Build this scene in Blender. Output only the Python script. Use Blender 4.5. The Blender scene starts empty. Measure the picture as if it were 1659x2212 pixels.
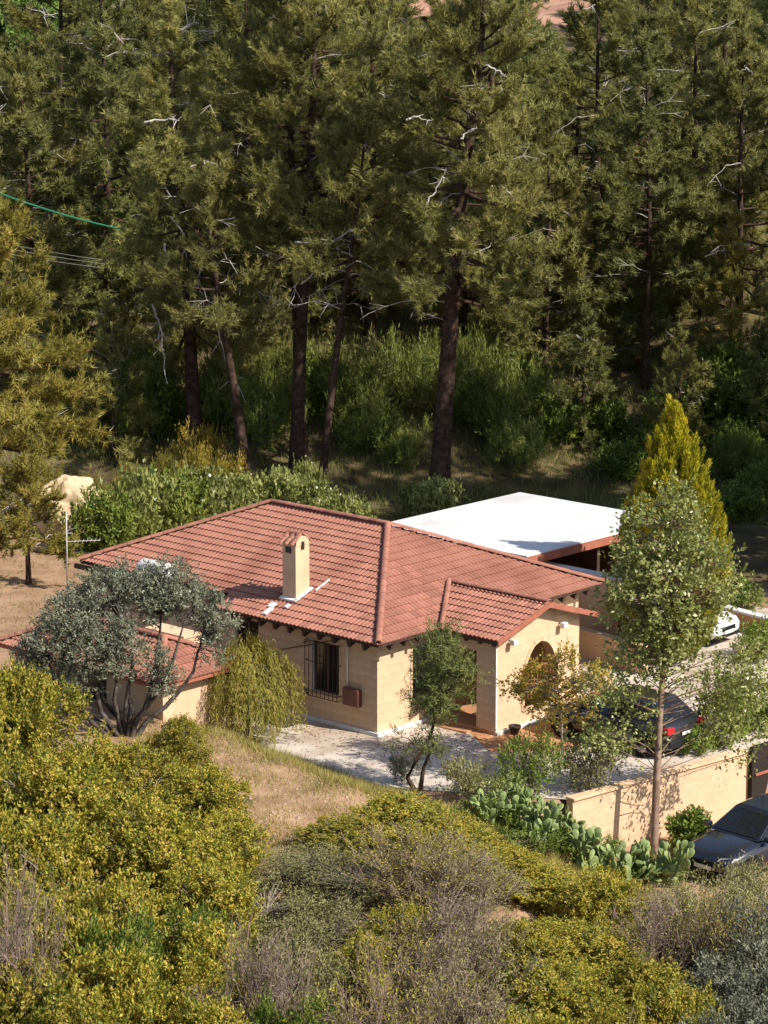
import bpy, bmesh, math, random
import numpy as np
from mathutils import Vector, Matrix
SC = bpy.context.scene
COL = SC.collection
R = math.radians
# ------------------------------------------------------------------ camera
FPX, PITCH, ZC = 6000.0, R(11.882), 21.337       # focal length in photo pixels (1659 x 2212 view)
cam = bpy.data.cameras.new('camera'); co = bpy.data.objects.new('camera', cam); COL.objects.link(co)
cam.sensor_fit = 'VERTICAL'; cam.sensor_height = 24.0; cam.lens = 24.0 * FPX / 2212
cam.clip_start = 1.0; cam.clip_end = 3000
co.location = (0, 0, ZC); co.rotation_euler = (R(90) - PITCH, 0, 0)
SC.camera = co
# ------------------------------------------------------------------ sky, sun, exposure
SUN_EL = R(42); SUN_AZ = math.atan2(-0.50, 0.87)      # direction towards the sun, in the x-y plane
w = bpy.data.worlds.new('World'); SC.world = w; w.use_nodes = True
nt = w.node_tree; bg = nt.nodes['Background']
sky = nt.nodes.new('ShaderNodeTexSky'); sky.sky_type = 'NISHITA'; sky.sun_disc = False
sky.sun_elevation = SUN_EL; sky.sun_rotation = R(90) - SUN_AZ
nt.links.new(sky.outputs[0], bg.inputs[0]); bg.inputs[1].default_value = 0.115
sl = bpy.data.lights.new('sun', 'SUN'); sl.energy = 5.0; sl.angle = R(0.53); sl.color = (1.0, 0.93, 0.82)
so = bpy.data.objects.new('sun', sl); COL.objects.link(so)
sdir = Vector((math.cos(SUN_AZ) * math.cos(SUN_EL), math.sin(SUN_AZ) * math.cos(SUN_EL), math.sin(SUN_EL)))
so.rotation_euler = sdir.to_track_quat('Z', 'Y').to_euler(); so.location = (60, 0, 80)
SC.view_settings.view_transform = 'Standard'; SC.view_settings.look = 'None'
SC.view_settings.exposure = 0.5; SC.view_settings.gamma = 1; SC.view_settings.use_curve_mapping = False
SC.render.engine = 'CYCLES'
SC.cycles.max_bounces = 6; SC.cycles.diffuse_bounces = 3; SC.cycles.glossy_bounces = 2
SC.cycles.transmission_bounces = 3; SC.cycles.transparent_max_bounces = 4
SC.cycles.use_denoising = True; SC.cycles.caustics_reflective = False; SC.cycles.caustics_refractive = False
SC.render.filter_size = 1.75

# ------------------------------------------------------------------ helpers: where a picture point lies in the place
CP, SP = math.cos(PITCH), math.sin(PITCH)
def ray(px, py):
    u = (px - 829.5) / FPX; v = (1106 - py) / FPX
    return np.array([u, CP + v * SP, -SP + v * CP])
def on_z(px, py, z):
    d = ray(px, py); return np.array([0, 0, ZC]) + (z - ZC) / d[2] * d
def at_y(px, py, y):
    d = ray(px, py); return np.array([0, 0, ZC]) + y / d[1] * d
# ------------------------------------------------------------------ terrain
LX = [-40, -14, -9, -4.35, 0, 4.2, 4.85, 9.5, 10.2, 14, 30]
LY = [80, 78.5, 75.5, 71.6, 66.8, 66.3, 66.75, 70.75, 71.0, 74.2, 84]
def smooth(a, b, v):
    t = np.clip((v - a) / (b - a + 1e-9), 0, 1); return t * t * (3 - 2 * t)
def hgt(x, y):
    x = np.asarray(x, float); y = np.asarray(y, float)
    d = np.interp(x, LX, LY) - y
    zf = np.interp(x, [-30, -8, -4, -1, 1.5, 4, 6, 10, 30], [1.3, 1.15, 1.05, .75, .25, -.6, -1.5, -1.6, -1.6])
    zf = zf + smooth(8, 20, d) * (-2.2 - zf) + np.clip(d - 30, 0, 60) * 0.25
    wd = np.interp(x, [-30, 1, 3.9, 4.6, 9.3, 11, 14], [3.4, 3.0, 1.2, .25, .25, .4, 2])
    z = zf * smooth(0, wd, d)
    yb = 103.5 + 2.0 * np.sin(x * .11 + 1) + np.clip(-x - 5, 0, 30) * .15
    s = np.clip(y - yb, 0, None)
    bank = np.where(s < 28, .30 * s, 8.4 + .034 * (s - 28))
    bank = bank + smooth(0, 10, s) * (.5 * np.sin(x * .31 + y * .13) + .35 * np.sin(x * .17 - y * .29 + 2) + 1.2 * np.sin(x * .045 + .7) * smooth(10, 60, s))
    z = z + bank
    z = z + .05 * np.sin(x * 1.3 + .7 * y) * smooth(.5, 3, d) + .06 * np.sin(2.1 * x - 1.7 * y + 1) * smooth(.5, 3, d)
    return z
def H1(x, y): return float(hgt(x, y))
def gp(px, py):                       # the ground seen at a picture point
    d = ray(px, py); o = np.array([0, 0, ZC]); t = np.linspace(35, 600, 6000)
    P = o + t[:, None] * d; k = np.argmax(P[:, 2] < hgt(P[:, 0], P[:, 1]))
    return P[k]
# ------------------------------------------------------------------ helpers: objects and meshes
def link(o, parent=None):
    COL.objects.link(o)
    if parent is not None: o.parent = parent
    return o
def tag(o, label=None, cat=None, group=None, kind=None):
    if label: o['label'] = label
    if cat: o['category'] = cat
    if group: o['group'] = group
    if kind: o['kind'] = kind
    return o
def thing(name, label, cat, loc=(0, 0, 0), rz=0, group=None):
    o = bpy.data.objects.new(name, None); o.empty_display_size = .3
    o.location = loc; o.rotation_euler = (0, 0, rz)
    link(o); return tag(o, label, cat, group)
def copy_tree(o, parent=None):
    c = o.copy(); COL.objects.link(c); c.parent = parent
    for ch in o.children: copy_tree(ch, c)
    return c
def np_mesh(name, V, faces, mat=None, smooth_=False, fattr=None):
    """V (n,3); faces: list of int arrays (m,3)/(m,4); fattr: dict name -> per-face floats"""
    me = bpy.data.meshes.new(name)
    V = np.asarray(V, np.float32); faces = [np.asarray(f, np.int32) for f in faces if len(f)]
    me.vertices.add(len(V)); me.vertices.foreach_set('co', V.ravel())
    loops = np.concatenate([f.ravel() for f in faces]); sizes = np.concatenate([np.full(len(f), f.shape[1], np.int32) for f in faces])
    me.loops.add(len(loops)); me.loops.foreach_set('vertex_index', loops)
    me.polygons.add(len(sizes)); starts = np.concatenate([[0], np.cumsum(sizes)[:-1]]).astype(np.int32)
    me.polygons.foreach_set('loop_start', starts)
    me.polygons.foreach_set('use_smooth', np.full(len(sizes), smooth_, bool))
    if fattr:
        for k, v in fattr.items():
            a = me.attributes.new(k, 'FLOAT', 'FACE'); a.data.foreach_set('value', np.asarray(v, np.float32))
    me.update(calc_edges=True)
    if mat: me.materials.append(mat)
    return me
def part(name, me, parent=None, loc=None, rot=None, scale=None):
    o = bpy.data.objects.new(name, me); link(o, parent)
    if loc is not None: o.location = loc
    if rot is not None: o.rotation_euler = rot
    if scale is not None: o.scale = scale
    return o
class MB:
    """collects boxes, prisms, tubes and lathes into one mesh"""
    def __init__(s): s.v = []; s.f3 = []; s.f4 = []; s.n = 0
    def add(s, V, F):
        V = np.asarray(V, float); s.v.append(V)
        for f in F:
            f = [i + s.n for i in f]
            if len(f) == 3: s.f3.append(f)
            elif len(f) == 4: s.f4.append(f)
            else:
                for i in range(1, len(f) - 1): s.f3.append([f[0], f[i], f[i + 1]])
        s.n += len(V); return s
    def box(s, a, b, bev=0.0):
        x0, y0, z0 = np.minimum(a, b); x1, y1, z1 = np.maximum(a, b)
        if bev <= 0:
            V = [(x, y, z) for z in (z0, z1) for (x, y) in ((x0, y0), (x1, y0), (x1, y1), (x0, y1))]
            return s.add(V, [(3, 2, 1, 0), (4, 5, 6, 7), (0, 1, 5, 4), (1, 2, 6, 5), (2, 3, 7, 6), (3, 0, 4, 7)])
        b_ = bev; V = []
        for z, i in ((z0, b_), (z0 + b_, 0), (z1 - b_, 0), (z1, b_)):
            V += [(x0 + i, y0 + i, z), (x1 - i, y0 + i, z), (x1 - i, y1 - i, z), (x0 + i, y1 - i, z)]
        F = [(3, 2, 1, 0), (12, 13, 14, 15)]
        for r in range(3):
            for k in range(4): F.append((r * 4 + k, r * 4 + (k + 1) % 4, r * 4 + 4 + (k + 1) % 4, r * 4 + 4 + k))
        return s.add(V, F)
    def prism(s, poly, d):                 # poly: list of 3d points (planar), d: extrusion vector
        P = np.array(poly, float); n = len(P); Q = P + np.array(d, float)
        F = [tuple(range(n - 1, -1, -1)), tuple(range(n, 2 * n))] + [(i, (i + 1) % n, n + (i + 1) % n, n + i) for i in range(n)]
        return s.add(np.vstack([P, Q]), F)
    def tube(s, path, rad, k=6, caps=True):
        V, F = tube(path, rad, k, caps); return s.add(V, F)
    def mesh(s, name, mat, smooth_=False):
        return np_mesh(name, np.vstack(s.v), [np.array(s.f4, int).reshape(-1, 4), np.array(s.f3, int).reshape(-1, 3)], mat, smooth_)
def tube(path, rad, k=6, caps=True):
    P = np.asarray(path, float); n = len(P); rad = np.broadcast_to(np.asarray(rad, float), (n,))
    T = np.gradient(P, axis=0); T /= np.linalg.norm(T, axis=1)[:, None] + 1e-9
    ref = np.array([0, 0, 1.]) if abs(T[0][2]) < .9 else np.array([1., 0, 0])
    A = np.cross(T, ref); A /= np.linalg.norm(A, axis=1)[:, None] + 1e-9; B = np.cross(T, A)
    an = np.linspace(0, 2 * np.pi, k, endpoint=False)
    V = P[:, None] + rad[:, None, None] * (np.cos(an)[None, :, None] * A[:, None] + np.sin(an)[None, :, None] * B[:, None])
    F = [(i * k + j, (i + 1) * k + j, (i + 1) * k + (j + 1) % k, i * k + (j + 1) % k) for i in range(n - 1) for j in range(k)]
    if caps: F += [tuple(range(k)), tuple(range((n - 1) * k + k - 1, (n - 1) * k - 1, -1))]
    return V.reshape(-1, 3), F
def unit(v): return v / (np.linalg.norm(v, axis=-1, keepdims=True) + 1e-9)
# ------------------------------------------------------------------ materials
def mat(name, rough=.8, spec=.3):
    m = bpy.data.materials.new(name); m.use_nodes = True; n = m.node_tree.nodes; l = m.node_tree.links
    b = n['Principled BSDF']; b.inputs['Roughness'].default_value = rough; b.inputs['Specular IOR Level'].default_value = spec
    return m, n, l, b
def rgb(c): return (*c, 1)
def noise_mat(name, c1, c2, scale=4, rough=.85, spec=.25, bump=.0, bscale=30, detail=6, c3=None, s3=.6, rnd=0.0, coords='Object', lo=.35, hi=.65, metallic=0):
    """two (three) own colours mottled by noise, with fine relief; rnd = brightness spread between objects"""
    m, n, l, b = mat(name, rough, spec); b.inputs['Metallic'].default_value = metallic
    tc = n.new('ShaderNodeTexCoord'); nz = n.new('ShaderNodeTexNoise'); nz.inputs['Scale'].default_value = scale; nz.inputs['Detail'].default_value = detail
    l.new(tc.outputs[coords], nz.inputs['Vector'])
    cr = n.new('ShaderNodeValToRGB'); cr.color_ramp.elements[0].position = lo; cr.color_ramp.elements[1].position = hi
    cr.color_ramp.elements[0].color = rgb(c1); cr.color_ramp.elements[1].color = rgb(c2); l.new(nz.outputs['Fac'], cr.inputs[0]); out = cr.outputs[0]
    if c3 is not None:
        n2 = n.new('ShaderNodeTexNoise'); n2.inputs['Scale'].default_value = s3; n2.inputs['Detail'].default_value = 5; l.new(tc.outputs[coords], n2.inputs['Vector'])
        r2 = n.new('ShaderNodeValToRGB'); r2.color_ramp.elements[0].position = .5; r2.color_ramp.elements[1].position = .68; l.new(n2.outputs['Fac'], r2.inputs[0])
        mx = n.new('ShaderNodeMix'); mx.data_type = 'RGBA'; l.new(r2.outputs[0], mx.inputs[0]); l.new(out, mx.inputs[6]); mx.inputs[7].default_value = rgb(c3); out = mx.outputs[2]
    if rnd:
        oi = n.new('ShaderNodeObjectInfo'); mr = n.new('ShaderNodeMapRange'); mr.inputs[3].default_value = 1 - rnd; mr.inputs[4].default_value = 1 + rnd * .6
        at = n.new('ShaderNodeAttribute'); at.attribute_name = 'tint'; ad = n.new('ShaderNodeMath'); l.new(oi.outputs['Random'], ad.inputs[0]); l.new(at.outputs['Fac'], ad.inputs[1])
        fr = n.new('ShaderNodeMath'); fr.operation = 'FRACT'; l.new(ad.outputs[0], fr.inputs[0]); l.new(fr.outputs[0], mr.inputs[0])
        hs = n.new('ShaderNodeHueSaturation'); l.new(mr.outputs[0], hs.inputs['Value']); l.new(out, hs.inputs['Color']); out = hs.outputs[0]
    l.new(out, b.inputs['Base Color'])
    if bump:
        n3 = n.new('ShaderNodeTexNoise'); n3.inputs['Scale'].default_value = bscale; n3.inputs['Detail'].default_value = 4; l.new(tc.outputs[coords], n3.inputs['Vector'])
        bp = n.new('ShaderNodeBump'); bp.inputs['Strength'].default_value = bump; bp.inputs['Distance'].default_value = .02; l.new(n3.outputs['Fac'], bp.inputs['Height']); l.new(bp.outputs[0], b.inputs['Normal'])
    return m
def leaf_mat(name, cols, trans=.28, rough=.5, spec=.3, spread=.18):
    """cols: leaf colours picked leaf by leaf"""
    m, n, l, b = mat(name, rough, spec)
    at = n.new('ShaderNodeAttribute'); at.attribute_name = 'tint'
    cr = n.new('ShaderNodeValToRGB'); e = cr.color_ramp.elements
    while len(e) < len(cols): e.new(.5)
    for i, c in enumerate(cols): e[i].position = i / (len(cols) - 1); e[i].color = rgb(c)
    l.new(at.outputs['Fac'], cr.inputs[0])
    oi = n.new('ShaderNodeObjectInfo'); mr = n.new('ShaderNodeMapRange'); mr.inputs[3].default_value = 1 - spread; mr.inputs[4].default_value = 1 + spread; l.new(oi.outputs['Random'], mr.inputs[0])
    hs = n.new('ShaderNodeHueSaturation'); l.new(mr.outputs[0], hs.inputs['Value']); l.new(cr.outputs[0], hs.inputs['Color'])
    l.new(hs.outputs[0], b.inputs['Base Color'])
    tr = n.new('ShaderNodeBsdfTranslucent'); l.new(hs.outputs[0], tr.inputs[0])
    mx = n.new('ShaderNodeMixShader'); mx.inputs[0].default_value = trans
    l.new(b.outputs[0], mx.inputs[1]); l.new(tr.outputs[0], mx.inputs[2]); l.new(mx.outputs[0], n['Material Output'].inputs[0])
    return m
def flat(name, c, rough=.6, spec=.4, metallic=0, coat=0):
    m, n, l, b = mat(name, rough, spec); b.inputs['Base Color'].default_value = rgb(c); b.inputs['Metallic'].default_value = metallic
    b.inputs['Coat Weight'].default_value = coat; return m
M = {}
M['tile'] = noise_mat('roof_tile', (.32, .135, .092), (.385, .17, .118), 2.2, .75, .3, .2, 60, rnd=.2, c3=(.27, .108, .072), s3=.7)
M['block'] = noise_mat('sandstone_block', (.61, .42, .265), (.68, .485, .315), 1.4, .9, .15, .3, 45, rnd=.05, c3=(.53, .355, .215), s3=.6)
M['render'] = noise_mat('cream_render', (.61, .42, .265), (.68, .485, .315), 1.6, .9, .15, .25, 40, c3=(.53, .355, .215), s3=.7)
M['joint'] = noise_mat('mortar', (.52, .36, .23), (.58, .41, .27), 5, .95, .1)
M['white'] = noise_mat('white_paint', (.64, .63, .61), (.72, .71, .69), 2, .7, .3, .1, 30, c3=(.66, .63, .60), s3=1.0)
M['sheet'] = noise_mat('white_roof_sheet', (.64, .635, .645), (.70, .70, .71), 1.0, .6, .3, .15, 8, c3=(.55, .535, .52), s3=.45)
M['wood'] = noise_mat('dark_timber', (.045, .025, .016), (.075, .042, .028), 6, .7, .3, .2, 40)
M['fascia'] = noise_mat('red_brown_fascia', (.30, .10, .06), (.36, .13, .085), 4, .7, .3)
M['frame'] = noise_mat('brown_frame', (.07, .04, .028), (.10, .055, .035), 8, .5, .4)
M['door'] = noise_mat('varnished_door', (.22, .10, .045), (.30, .14, .06), 6, .45, .4)
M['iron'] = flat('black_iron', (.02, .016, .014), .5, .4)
M['box'] = noise_mat('brown_steel_box', (.13, .05, .038), (.17, .07, .05), 5, .5, .4)
M['plastic'] = flat('white_plastic', (.75, .73, .70), .5)
def glass_mat():
    m, n, l, b = mat('window_glass', .06, .5); b.inputs['Base Color'].default_value = (.012, .013, .015, 1); return m
M['glass'] = glass_mat()
M['paving'] = noise_mat('pale_concrete', (.47, .40, .335), (.60, .525, .455), .9, .92, .15, .3, 18, detail=8, c3=(.36, .265, .19), s3=.4, coords='Object')
M['terracotta'] = noise_mat('terracotta_floor', (.42, .20, .09), (.52, .27, .13), 1.6, .85, .2, .2, 20, c3=(.36, .19, .11), s3=.8)
M['bark'] = noise_mat('pine_bark', (.035, .021, .015), (.09, .056, .042), 5, .95, .1, .6, 16)
M['bark_grey'] = noise_mat('grey_bark', (.16, .13, .10), (.30, .26, .22), 5, .95, .1, .5, 18)
M['bark_red'] = noise_mat('reddish_bark', (.20, .12, .085), (.34, .24, .18), 4, .9, .1, .4, 14)
M['dead'] = noise_mat('bleached_dead_wood', (.42, .38, .34), (.55, .51, .47), 6, .9, .15)
M['twig'] = noise_mat('bare_twigs', (.19, .13, .105), (.31, .225, .185), 3, .9, .1)
M['pine'] = leaf_mat('pine_leaves', [(.09, .112, .034), (.23, .23, .07), (.345, .315, .098), (.43, .365, .125)], .42)
M['pine_sunlit'] = leaf_mat('pine_sunlit_leaves', [(.11, .135, .038), (.275, .27, .082), (.41, .37, .115), (.50, .42, .145)], .42)  # fresher needles, also brightened so sunlight on the front crowns is in the colour
M['pine_y'] = leaf_mat('pine_y_leaves', [(.13, .14, .03), (.245, .22, .046), (.33, .265, .055), (.41, .285, .06)], .34)
M['pine_g'] = leaf_mat('pine_g_leaves', [(.095, .125, .038), (.21, .23, .072), (.30, .305, .098), (.385, .365, .125)], .42)
M['shrub_y'] = leaf_mat('shrub_y_leaves', [(.105, .14, .026), (.28, .28, .034), (.42, .365, .045), (.50, .39, .055), (.45, .29, .065)], .34, spread=.14)
M['shrub_g'] = leaf_mat('shrub_g_leaves', [(.075, .125, .024), (.135, .195, .03), (.21, .255, .038), (.30, .31, .06)], .3)
M['olive'] = leaf_mat('olive_leaves', [(.08, .092, .055), (.135, .148, .09), (.205, .213, .135), (.28, .285, .195)], .15, .45, .4)
M['grey_leaf'] = leaf_mat('grey_leaf_leaves', [(.12, .135, .045), (.22, .215, .08), (.31, .285, .115), (.39, .335, .165)], .22)
M['weep'] = leaf_mat('weep_leaves', [(.12, .125, .024), (.22, .20, .036), (.31, .245, .044), (.38, .265, .05)], .3)
M['cypress'] = leaf_mat('cypress_leaves', [(.07, .10, .014), (.22, .235, .018), (.43, .38, .022), (.58, .47, .03)], .22, spread=.03)
M['plane'] = leaf_mat('plane_leaves', [(.12, .155, .04), (.22, .25, .066), (.33, .35, .105), (.44, .44, .17)], .35, .35, .5)
M['orange'] = leaf_mat('orange_leaves', [(.20, .20, .035), (.35, .28, .045), (.46, .33, .05), (.50, .31, .055)], .4)
M['feather'] = leaf_mat('feathery_leaves', [(.06, .085, .025), (.12, .15, .04), (.19, .205, .06), (.26, .26, .085)], .25)
M['bright'] = leaf_mat('bright_leaves', [(.09, .16, .035), (.14, .22, .045), (.20, .28, .055)], .35)
M['grass'] = leaf_mat('grass_blades', [(0.145, 0.160, 0.036), (0.261, 0.239, 0.058), (0.392, 0.319, 0.102), (0.522, 0.392, 0.160)], .25)
M['grass_g'] = leaf_mat('green_undergrowth', [(0.087, 0.131, 0.026), (0.160, 0.203, 0.036), (0.246, 0.268, 0.058), (0.348, 0.319, 0.102)], .3)
M['cactus'] = noise_mat('cactus_pad', (.14, .20, .065), (.26, .315, .11), 3, .55, .35, .2, 25, rnd=.22)
# ------------------------------------------------------------------ the ground
def build_ground():
    xs = np.unique(np.concatenate([np.linspace(-420, -60, 20), np.linspace(-60, -18, 22), np.linspace(-18, 18, 145), np.linspace(18, 60, 22), np.linspace(60, 420, 20)]))
    ys = np.unique(np.concatenate([np.linspace(-60, 44, 22), np.linspace(44, 112, 190), np.linspace(112, 170, 60), np.linspace(170, 900, 60)]))
    X, Y = np.meshgrid(xs, ys); Z = hgt(X, Y)
    V = np.stack([X, Y, Z], -1).reshape(-1, 3); nx, ny = len(xs), len(ys)
    i = np.arange(nx * ny).reshape(ny, nx); F = np.stack([i[:-1, :-1], i[:-1, 1:], i[1:, 1:], i[1:, :-1]], -1).reshape(-1, 4)
    m, n, l, b = mat('soil_and_litter', .95, .1)
    at = n.new('ShaderNodeAttribute'); at.attribute_name = 'cover'
    geo = n.new('ShaderNodeNewGeometry')
    def nz(s, d=6):
        q = n.new('ShaderNodeTexNoise'); q.inputs['Scale'].default_value = s; q.inputs['Detail'].default_value = d; l.new(geo.outputs['Position'], q.inputs['Vector']); return q.outputs['Fac']
    def ramp(s, a, c, p=(.35, .65)):
        q = n.new('ShaderNodeValToRGB'); q.color_ramp.elements[0].position, q.color_ramp.elements[1].position = p
        q.color_ramp.elements[0].color = rgb(a); q.color_ramp.elements[1].color = rgb(c); l.new(s, q.inputs[0]); return q.outputs[0]
    dirt = ramp(nz(1.1, 9), (.24, .145, .085), (.40, .265, .165), (.30, .70)); lit = ramp(nz(.7, 9), (.065, .05, .026), (.17, .125, .062))
    ad = n.new('ShaderNodeMath'); ad.inputs[1].default_value = .9; l.new(nz(.5, 8), ad.inputs[0]); ad.operation = 'SUBTRACT'
    a2 = n.new('ShaderNodeMath'); l.new(ad.outputs[0], a2.inputs[0]); m2 = n.new('ShaderNodeMath'); m2.operation = 'MULTIPLY'; m2.inputs[1].default_value = 1.5; l.new(at.outputs['Fac'], m2.inputs[0]); l.new(m2.outputs[0], a2.inputs[1])
    cl = n.new('ShaderNodeMapRange'); cl.inputs[1].default_value = -.15; cl.inputs[2].default_value = .25; l.new(a2.outputs[0], cl.inputs[0])
    mx = n.new('ShaderNodeMix'); mx.data_type = 'RGBA'; l.new(cl.outputs[0], mx.inputs[0]); l.new(dirt, mx.inputs[6]); l.new(lit, mx.inputs[7]); l.new(mx.outputs[2], b.inputs['Base Color'])
    bp = n.new('ShaderNodeBump'); bp.inputs['Strength'].default_value = .7; bp.inputs['Distance'].default_value = .06; l.new(nz(5, 8), bp.inputs['Height']); l.new(bp.outputs[0], b.inputs['Normal'])
    me = np_mesh('ground', V, [F], m, True)
    cov = smooth(96, 104, Y) * 1.0 + smooth(8, 14, X) * smooth(86, 92, Y) * .6
    cov = np.clip(cov + smooth(60, 52, Y) * .5, 0, 1)
    a = me.attributes.new('cover', 'FLOAT', 'POINT'); a.data.foreach_set('value', cov.astype(np.float32).ravel())
    tag(part('ground', me), 'pinkish bare earth and leaf litter around the house', kind='structure')
build_ground()
def sheet(name, poly, dz, m, label, res=.5):
    """a thin sheet following the ground inside a polygon"""
    poly = np.array(poly, float); x0, y0 = poly.min(0); x1, y1 = poly.max(0)
    bm = bmesh.new(); vs = [bm.verts.new((x, y, 0)) for x, y in poly]; bm.faces.new(vs)
    for k in range(1, int((x1 - x0) / res) + 1): bmesh.ops.bisect_plane(bm, geom=bm.verts[:] + bm.edges[:] + bm.faces[:], plane_co=(x0 + k * res, 0, 0), plane_no=(1, 0, 0))
    for k in range(1, int((y1 - y0) / res) + 1): bmesh.ops.bisect_plane(bm, geom=bm.verts[:] + bm.edges[:] + bm.faces[:], plane_co=(0, y0 + k * res, 0), plane_no=(0, 1, 0))
    for v in bm.verts: v.co.z = max(H1(v.co.x, v.co.y), 0.0) + dz
    me = bpy.data.meshes.new(name); bm.to_mesh(me); bm.free(); me.materials.append(m)
    o = part(name, me); tag(o, label, kind='structure'); return o
sheet('driveway', [(-3.9, 73.2), (-3.2, 71.0), (-1.2, 68.6), (.2, 67.4), (2.5, 66.9), (4.95, 66.35), (9.55, 70.3), (14.5, 74.6), (18, 80), (13.5, 85.5), (10.5, 87.5), (5, 82), (-.1, 72.2), (-2.4, 74.4)], .02, M['paving'], 'pale concrete driveway and apron around the house')

# ------------------------------------------------------------------ house frame: local x runs along the sunny front, local y along the shaded side
AH = R(42.51); HC = np.array([-.175, 71.994, 0]); HRZ = R(90) - AH
E1 = np.array([-math.cos(AH), math.sin(AH), 0]); E2 = np.array([math.sin(AH), math.cos(AH), 0])
def HW(x, y, z=0): return HC + E2 * x + E1 * y + np.array([0, 0, z])
def to_house(P): q = np.array(P) - HC; return np.array([q @ E2, q @ E1, P[2]])
CAMH = to_house(np.array([0, 0, ZC]))
# terrace tiles by the porch
def hs(pts): return [tuple(HW(x, y)[:2]) for x, y in pts]
sheet('porch_path', hs([(2.0, -.02), (2.0, -1.5), (.9, -3.2), (2.3, -4.6), (6.5, -4.2), (6.7, -2.25), (5.76, -2.3), (2.2, -2.3), (2.2, -.02)]), .026, M['terracotta'], 'terracotta paved path around the porch')

# ------------------------------------------------------------------ roof tiles
WT, LT = .30, .30
def tile_geo():
    n = 12; xs = np.linspace(0, WT, n + 1); pr = .036 * np.abs(np.sin(np.pi * xs / (WT / 2))) ** .8
    V = []; y0, y1 = -.03, LT + .02
    for y, dz in ((y0, .038), (y1, .002)): V += [(x, y, p + dz) for x, p in zip(xs, pr)]
    V += [(x, y0 + .008, p * .75 - .004) for x, p in zip(xs, pr)]
    m = n + 1
    F = [(i, i + 1, m + 1 + i, m + i) for i in range(n)] + [(2 * m + i, 2 * m + 1 + i, i + 1, i) for i in range(n)]
    return np.array(V), F
TV, TF = tile_geo()
TILE_ME = MB().add(TV, TF).mesh('tile', M['tile'])
class Tiler:
    def __init__(s): s.full = []; s.cut = bmesh.new(); s.rng = random.Random(5)
    def face(s, O, U, poly, off=0.0):
        """O corner on the eave, U unit along the eave, plane given by poly in 3d (convex, local)"""
        P = [Vector(p) for p in poly]; O = Vector(O); U = Vector(U).normalized()
        N = (P[1] - P[0]).cross(P[2] - P[0]).normalized()
        if N.z < 0: N = -N
        Vv = N.cross(U).normalized()
        if Vv.z < 0: U = -U; Vv = -Vv
        cen = sum(P, Vector()) / len(P); planes = []
        for i in range(len(P)):
            a, b = P[i], P[(i + 1) % len(P)]; nn = (b - a).cross(N).normalized()
            if nn.dot(cen - a) > 0: nn = -nn
            planes.append((a, nn))                     # nn points out
        uv = [((p - O).dot(U), (p - O).dot(Vv)) for p in P]
        u0 = math.floor(min(q[0] for q in uv) / WT + 1e-4) * WT; u1 = max(q[0] for q in uv); v1 = max(q[1] for q in uv)
        for r in range(int(v1 / LT) + 1):
            for c in range(int((u1 - u0) / WT) + 2):
                a = O + U * (u0 + c * WT) + Vv * (r * LT)
                j = s.rng.uniform(-.003, .003)
                m4 = Matrix((U, Vv, N)).transposed().to_4x4(); m4.translation = a + N * (off + j)
                cor = [m4 @ Vector((x, y, 0)) for x in (0, WT) for y in (0, LT)]
                mx = [max((k - p).dot(nn) for k in cor) for p, nn in planes]; mn = [min((k - p).dot(nn) for k in cor) for p, nn in planes]
                if max(mn) > -.02: continue
                if max(mx) < .02: s.full.append(m4)
                else:
                    bm = bmesh.new(); vs = [bm.verts.new(m4 @ Vector(v)) for v in TV]
                    for f in TF: bm.faces.new([vs[i] for i in f])
                    for (p, nn), q in zip(planes, mx):
                        if q >= .02: bmesh.ops.bisect_plane(bm, geom=bm.verts[:] + bm.edges[:] + bm.faces[:], plane_co=p, plane_no=nn, clear_outer=True)
                    me = bpy.data.meshes.new('t'); bm.to_mesh(me); bm.free(); s.cut.from_mesh(me); bpy.data.meshes.remove(me)
    def finish(s, parent, camloc, nmax):
        s.full.sort(key=lambda m: (m.translation - Vector(camloc)).length)
        for m4 in s.full[:nmax]:
            o = bpy.data.objects.new('tile', TILE_ME); link(o, parent); o.matrix_local = m4
        rest = s.full[nmax:]
        for m4 in rest:
            vs = [s.cut.verts.new(m4 @ Vector(v)) for v in TV]
            for f in TF: s.cut.faces.new([vs[i] for i in f])
        if len(s.cut.verts):
            me = bpy.data.meshes.new('remaining_tiles'); s.cut.to_mesh(me); me.materials.append(M['tile'])
            o = part('remaining_tiles', me, parent); o['kind'] = 'stuff'
        s.cut.free()
def cap_geo(w=.10, h=.075, L=.40):
    an = np.linspace(0, np.pi, 8); V = []
    for y, s in ((0, 1.0), (L, .86)):
        V += [(w * s * math.cos(a), y, h * s * math.sin(a)) for a in an]
    V += [(w * .8 * math.cos(a), 0, h * .7 * math.sin(a) - .004) for a in an]
    F = [(i, i + 1, 9 + i, 8 + i) for i in range(7)] + [(16 + i, 17 + i, i + 1, i) for i in range(7)]
    return V, F
CAP_ME = MB().add(*cap_geo()).mesh('ridge_tile', M['tile'], False)
def caps(a, b, parent, lift=.055, step=.36, scale=1.0):
    """ridge tiles from a up to b"""
    a, b = Vector(a), Vector(b); d = (b - a); n = max(1, int(d.length / step)); d.normalize()
    side = d.cross(Vector((0, 0, 1))).normalized(); up = side.cross(d).normalized()
    for i in range(n):
        m4 = Matrix((side, d, up)).transposed().to_4x4(); m4.translation = a + d * ((b - a).length * i / n) + up * (lift + random.uniform(-.004, .004))
        o = bpy.data.objects.new('ridge_tile', CAP_ME); link(o, parent); o.matrix_local = m4 @ Matrix.Diagonal((scale, (b - a).length / n / step, scale, 1))
random.seed(3)
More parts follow.
